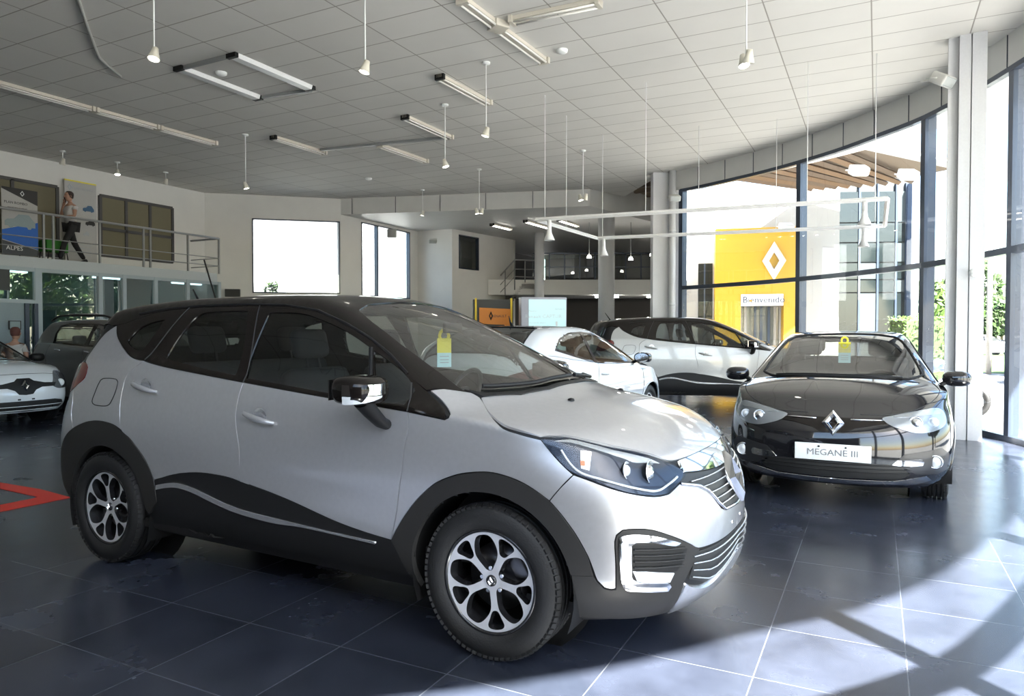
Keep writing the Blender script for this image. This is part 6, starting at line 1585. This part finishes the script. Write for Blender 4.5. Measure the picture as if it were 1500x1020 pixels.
card('yellow and white card hanging in the black hatchback windscreen',V((MGX,MGY,0))+V((.02,.86,1.13)),-pi/2,.25,.115)
# ================================================================== OUTSIDE
M_CONC=mat('bright_concrete',(.20,.198,.19),.85,bscale=4); M_GRASS=mat('lawn_grass',(.06,.115,.02),.9,bscale=30,flake=.5)
g=MB(); g.box((-60,-40,-.3),(80,120,-.16)); struct(g,'ground',M_CONC)
def offs(px,d): return at_d(px,487,d)
# lawn strip on the right
a=at_z(1395,542,-.15); b=at_z(1560,555,-.15); c=at_z(1700,513,-.15); d=at_z(1380,513,-.15)
g=MB(); g.add([(q.x,q.y,-.15) for q in (a,b,c,d)],[(0,1,2,3)]); g.add([(q.x,q.y,-.158) for q in (a,b,c,d)],[(3,2,1,0)]); S_(g.build('lawn',M_GRASS))
# portal building: facade faces the showroom
M_FAC=mat('white_facade',(.36,.36,.35),.7,bscale=2); M_YP=mat('portal_yellow',(.42,.235,.005),.45); M_YP2=mat('portal_orange_yellow',(.80,.38,.006),.5)
FD=24.0; fs=CF/FD; X=Matrix.Translation(wxf(1100,FD))@Matrix.Rotation(CYAW-rad(14),4,'Z')
fx=lambda px:(px-1100)/fs/.97; fz=lambda py,k=1.0:CH+(487-py)/fs*k
m=MB(); m.box((fx(990),.0,-.2),(fx(1215),.35,6.25),X); S_(m.build('wall_facade',M_FAC))
m=MB(); m.box((fx(1027),-.03,-.1),(fx(1047),.0,fz(385)),X); m2=S_(m.build('window_50',mat('dark_glazing',(.012,.013,.011),.35,spec=.15)))
m=MB(); m.box((fx(1035),-.05,-.1),(fx(1037),-.02,fz(385)),X); S_(m.build('window_frame',M_MUL,m2))
pt=thing('entrance_portal','yellow entrance portal with diamond badge on the building outside','portal',wxf(1100,FD),CYAW-rad(14))
y0=-1.2
m=MB(); Zt=fz(341); m.prism([(fx(1049),0-.1),(fx(1049),Zt),(fx(1154),Zt),(fx(1154),-.1),(fx(1138),-.1),(fx(1138),fz(434)),(fx(1083),fz(434)),(fx(1083),-.1)],-1.1,0.02,Matrix(((1,0,0,0),(0,0,1,0),(0,1,0,0),(0,0,0,1)))); m.build('portal_frame',M_YP,pt)
m=MB(); m.box((fx(1083),-1.16,fz(450)),(fx(1137),-1.05,fz(434))); sgn=m.build('sign_panel',M_PLW,pt,label='white sign reading Bienvenido')
text_mesh('sign_text','Bienvenido',.29,mat('sign_ink',(.015,.02,.05),.5),sgn,frame((fx(1112),-1.17,fz(442)),(1,0,0),z=V((0,-1,0))),.004)
MB().box((fx(1096)-.05,-1.175,fz(444)),(fx(1096)+.03,-1.16,fz(442))).build('sign_mark',M_YP,sgn)
m=MB(); m.box((fx(1083),-.35,-.1),(fx(1138),-.30,fz(450))); dd=m.build('door',mat('door_glazing',(.12,.13,.12),.08,coat=1.),pt)
for px in (1084,1091,1104,1112,1122,1130,1137): MB().box((fx(px)-.04,-.42,-.1),(fx(px)+.04,-.29,fz(450))).build('door_frame',M_FAC if px in (1091,1130,1084,1137) else M_MUL,dd)
e=diamond_mb(.36,.62,.16).build('portal_emblem',mat('badge_white',(.80,.80,.82),.2,.4),pt,label='large white and chrome diamond badge'); e.data.transform(frame((fx(1125),-1.2,fz(388)),(1,0,0),z=V((0,-1,0))))
# glazed tower and its pergola
GDp=26; gs=CF/GDp; X2=Matrix.Translation(wxf(1270,GDp))@Matrix.Rotation(CYAW-rad(4),4,'Z'); gx=lambda px:(px-1270)/gs; gz=lambda py:CH+(487-py)/gs
gt=thing('glazed_building','dark glazed building with grey panels beyond the glass wall','building',wxf(1270,GDp),CYAW-rad(4))
MB().box((gx(1202),.05,-.2),(gx(1332),3,7.6)).build('building_core',mat('tower_core',(.02,.025,.027),.6),gt)
MT=mat('tower_glass',(.009,.013,.014),.08)
for i,(a,b) in enumerate(((1202,1222),(1224,1256),(1258,1282),(1284,1308),(1310,1322))):
    for j,(t_,u) in enumerate(((282,326),(328,355),(357,384),(386,409),(411,428),(430,500))):
        MB().box((gx(a),-.02,gz(u)),(gx(b),.04,gz(t_))).build('glass_panel',MT if (i*3+j*2)%4 else mat('tower_pale_panel',(.04,.05,.052),.3),gt)
for p in (1201,1223,1257,1283,1309,1323,1333): MB().box((gx(p)-.03,-.06,-.2),(gx(p)+.04,.04,gz(270))).build('mullion',M_MUL if p not in (1333,) else mat('blue_grey_post',(.10,.13,.19),.5),gt)
MB().box((gx(1324),-.4,-.2),(gx(1334),.2,gz(272))).build('corner_post',mat('blue_grey_post'),gt)
# timber pergola between the roofs
M_TIM=mat('timber_beam',(.16,.09,.04),.7,bscale=8); M_TIM2=mat('timber_dark',(.12,.08,.05),.8)
zP=5.95
pgp=[at_z(*p,zP) for p in ((1012,262),(1215,216),(1262,222),(1400,252),(1400,262),(1345,272),(1215,282),(1180,284))]
pg=thing('pergola','timber pergola roof reaching over the yard between the buildings','pergola',(0,0,zP))
m=MB(); m.prism([(q.x,q.y) for q in pgp],.30,.34); m.build('pergola_deck',mat('pergola_sheet',(.15,.11,.075),.8),pg)
for i in range(9):
    u=(i+.5)/9
    a=pgp[0].lerp(pgp[1],u) if u<1 else pgp[1]; b=pgp[7].lerp(pgp[5],u)
    MB().tube([V((a.x,a.y,.15)),V((b.x,b.y,.15))],[.09,.09],4).build('beam',M_TIM if i%2 else M_TIM2,pg)
e_=[pgp[1],pgp[2],pgp[3],pgp[4]]; MB().tube([V((q.x,q.y,.18)) for q in e_],.12,4).build('white_edge',M_FAC,pg)
for px,py,l in ((1258,250,'white floodlight hanging under the pergola, left of two'),(1330,256,'white floodlight hanging under the pergola, right of two'),(1036,312,'grey floodlight on the white facade left of the portal badge'),(1152,333,'grey floodlight above the yellow portal')):
    q=at_d(px,py,17.5 if px>1200 else 22.4); flood(q,l,rad(30),.5,1.6)
# hedge, trees
def foliage(name,center,rad_,n,size,m,parent=None,seed=1,box=False):
    rnd=random.Random(seed); mb=MB(); c=V(center)
    for _ in range(n):
        if box: p=V((rnd.uniform(-1,1),rnd.uniform(-1,1),rnd.uniform(-1,1)))
        else:
            p=V((rnd.gauss(0,1),rnd.gauss(0,1),rnd.gauss(0,1))).normalized()*rnd.uniform(.55,1)**.5
            p*=1+.25*sin(5*p.x+seed)*cos(4*p.z+seed*2)
        q=c+V((p.x*rad_[0],p.y*rad_[1],p.z*rad_[2])); a=V((rnd.gauss(0,1),rnd.gauss(0,1),rnd.gauss(0,1))).normalized(); b=a.orthogonal().normalized(); s=size*rnd.uniform(.6,1.3)
        mb.add([q-a*s,q+b*s*.5,q+a*s,q-b*s*.5],[(0,1,2,3)])
    return mb.build(name,m,parent,fixn=False)
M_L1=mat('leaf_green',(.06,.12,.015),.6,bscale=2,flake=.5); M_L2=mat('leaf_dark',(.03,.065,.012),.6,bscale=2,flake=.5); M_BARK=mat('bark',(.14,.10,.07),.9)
def tree(label,p,h,r,m,seed,n=1800,trunk=.12,size=.22,group='trees beyond the lawn'):
    t=thing('tree',label,'tree',(p.x,p.y,-.15),0,group); MB().tube([(0,0,0),(.05,.02,h*.4),(-.03,0,h*.75)],[trunk,trunk*.8,trunk*.4],8).build('trunk',M_BARK,t)
    foliage('foliage',(0,0,h-r[2]*.9),r,n,size,m,t,seed); return t
hp=offs(1352,18.5); hd_=thing('hedge','clipped green hedge seen through the glass behind the black hatchback','hedge',(hp.x,hp.y,-.15),CYAW)
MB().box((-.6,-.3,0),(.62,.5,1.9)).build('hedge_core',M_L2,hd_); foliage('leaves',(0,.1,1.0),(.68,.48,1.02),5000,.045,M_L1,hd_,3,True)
tree('bushy tree above the clipped hedge',offs(1362,34),4.0,(2.0,1.5,1.5),M_L1,5)
tree('tree behind the tall pole, right of the white column',offs(1467,62),4.4,(2.6,2,1.6),M_L2,6,size=.3)
tree('pale green tree at the right edge of the view',offs(1520,66),4.4,(3.2,2,1.8),M_L1,7,size=.3)
tree('thin leafy tree just left of the tall pole',offs(1432,70),8.5,(2.0,2,3.0),M_L2,8,n=900,size=.4)
# tall pole
pb=at_z(1448,548,-.15); m=MB(); m.cyl(pb,pb+V((0,0,(548-330)/CF*(pb-C_O).dot(C_F))),.10,14,.08); tag(m.build('concrete_pole',mat('pole_concrete',(.40,.37,.33),.8)),'tall pale concrete pole standing on the lawn','pole')
# street cars and scooter, kept small in the picture
PS=dict(PH); PS.pop('extra'); PS['paint']=mat('street_car_paint',(.70,.72,.75),.3,coat=1.)
q=offs(1468,50); simple_car('car','small white car passing on the street right of the pole',PS,(q.x,q.y,-.15),CYAW)
q=at_d(1362,487,13.6)
mo=thing('motorbike','parked motorbike with blue-grey fairing behind the black hatchback mirror','motorbike',(q.x,q.y,-.15),CYAW-rad(35)); mo.scale=(1,)*3
M_FR=mat('fairing_blue_grey',(.16,.22,.38),.2,.3,coat=1.)
for x in (-.62,.68):
    MB().tube([V((x+.26*cos(a_),0,.31+.26*sin(a_))) for a_ in [2*pi*i/28 for i in range(28)]],.055,8,closed=True).build('tyre',M_RUB,mo); MB().lathe([(0,-.04),(.2,-.02),(.21,0),(.2,.02),(0,.04)],20,Matrix.Translation((x,0,.31))@Matrix.Rotation(pi/2,4,'X')).build('rim',M_ALU,mo)
m=MB(); m.tube([(.68,.08,.31),(.48,.08,.85)],.025,8); m.tube([(.68,-.08,.31),(.48,-.08,.85)],.025,8); m.tube([(-.62,0,.31),(-.1,0,.42),(.42,0,.85)],.04,8); m.build('frame_tubes',M_GREY,mo)
MB().box((-.25,-.14,.30),(.20,.14,.62),bev=.06).build('engine',M_GREY,mo)
MB().tube([(.38,0,.92),(.15,0,.98),(-.10,0,.85)],[.10,.16,.10],14,flat=.8).build('fuel_tank',M_FR,mo); MB().tube([(-.05,0,.84),(-.4,0,.82),(-.80,0,.92)],[.10,.13,.07],12,flat=.5).build('saddle',M_BLK,mo)
MB().tube([(.75,0,.85),(.62,0,.98),(.45,0,1.05)],[.07,.14,.08],14).build('front_fairing',M_FR,mo); MB().tube([(.40,.36,1.06),(.50,.12,1.02),(.50,-.12,1.02),(.40,-.36,1.06)],.016,8).build('handlebar',M_BLK,mo)
for s in (-1,1): MB().lathe([(0,0),(.06,.01),(.05,.03),(0,.035)],14,Matrix.Translation((.42,s*.30,1.20))@Matrix.Rotation(-pi/2,4,'Y')).build('mirror',MATS['chrome'],mo)
# park beyond the glass on the right, out of frame but mirrored in the office glass
for i,(x,y,h) in enumerate(((9.5,23.5,6.5),(14,22,7.5),(19,26,8),(10,29,7),(14,8,7))):
    tree(['leafy tree in the park, first beside the drive','tall leafy tree in the park beyond the drive','low leafy tree in the park near the yard','broad tree at the far end of the park','leafy tree in the park near the street'][i],V((x,y,0)),h,(2.6,2.6,2.4),(M_L1,M_L2)[i%2],20+i,n=1500,trunk=.2,size=.4,group='park trees')
a=at_x(531,323,-20.2); b=at_x(566,388,-20.2); m=MB(); m.box((-20.2,a.y,b.z),(-20.14,b.y,a.z)); wy=S_(m.build('window_60',mat('dark_glazing')))
m=MB()
for u in (0,.33,.66,1): m.box((-20.2,a.y+(b.y-a.y)*u-.05,b.z),(-20.1,a.y+(b.y-a.y)*u+.05,a.z))
S_(m.build('window_frame',M_MUL,wy))
# bright yard wall behind the rear windows
m=MB(); m.box((-26,24,-.2),(-18,24.3,6.5)); m.box((-24,16,-.2),(-23.7,24,7)); S_(m.build('wall_yard',M_FAC))
m=MB(); m.box((-20.5,20,-.2),(-20.2,27.5,7.5)); S_(m.build('wall_yard_side',M_FAC))
m=MB(); q=at_d(397,439.5,23.2); m.box((q.x-3,q.y-1.5,-.2),(q.x+2,q.y+.6,q.z-.12)); S_(m.build('wall_planter',M_FAC))
bp=thing('potted_plant','small leafy plant outside the big rear window sill','plant',at_d(397,437,23.2)); foliage('leaves',(0,0,.25),(.28,.2,.30),160,.07,M_L2,bp,11); MB().lathe([(0,-.25),(.12,-.25),(.15,0),(0,0)],14).build('pot',M_GREY,bp)
# ------------------------------------------------------------------ daylight
wd=bpy.data.worlds.new('sky'); SC.world=wd; wd.use_nodes=True; nt=wd.node_tree; bg=nt.nodes['Background']
sk=nt.nodes.new('ShaderNodeTexSky'); sk.sky_type='NISHITA'; sk.sun_disc=False; sk.sun_elevation=rad(47); sk.sun_rotation=rad(132); sk.air_density=1.2; sk.dust_density=1.4; sk.altitude=50
nt.links.new(sk.outputs[0],bg.inputs[0]); bg.inputs[1].default_value=.46
sd=V((.736*cos(rad(47)),-.667*cos(rad(47)),sin(rad(47))))
sl=bpy.data.lights.new('sun','SUN'); sl.energy=46; sl.angle=rad(.6); sl.color=(1,.95,.88)
so=bpy.data.objects.new('sun',sl); COL.objects.link(so); so.rotation_euler=sd.to_track_quat('Z','Y').to_euler()
SC.view_settings.view_transform='Standard'; SC.view_settings.look='None'; SC.view_settings.exposure=1.15; SC.view_settings.gamma=1
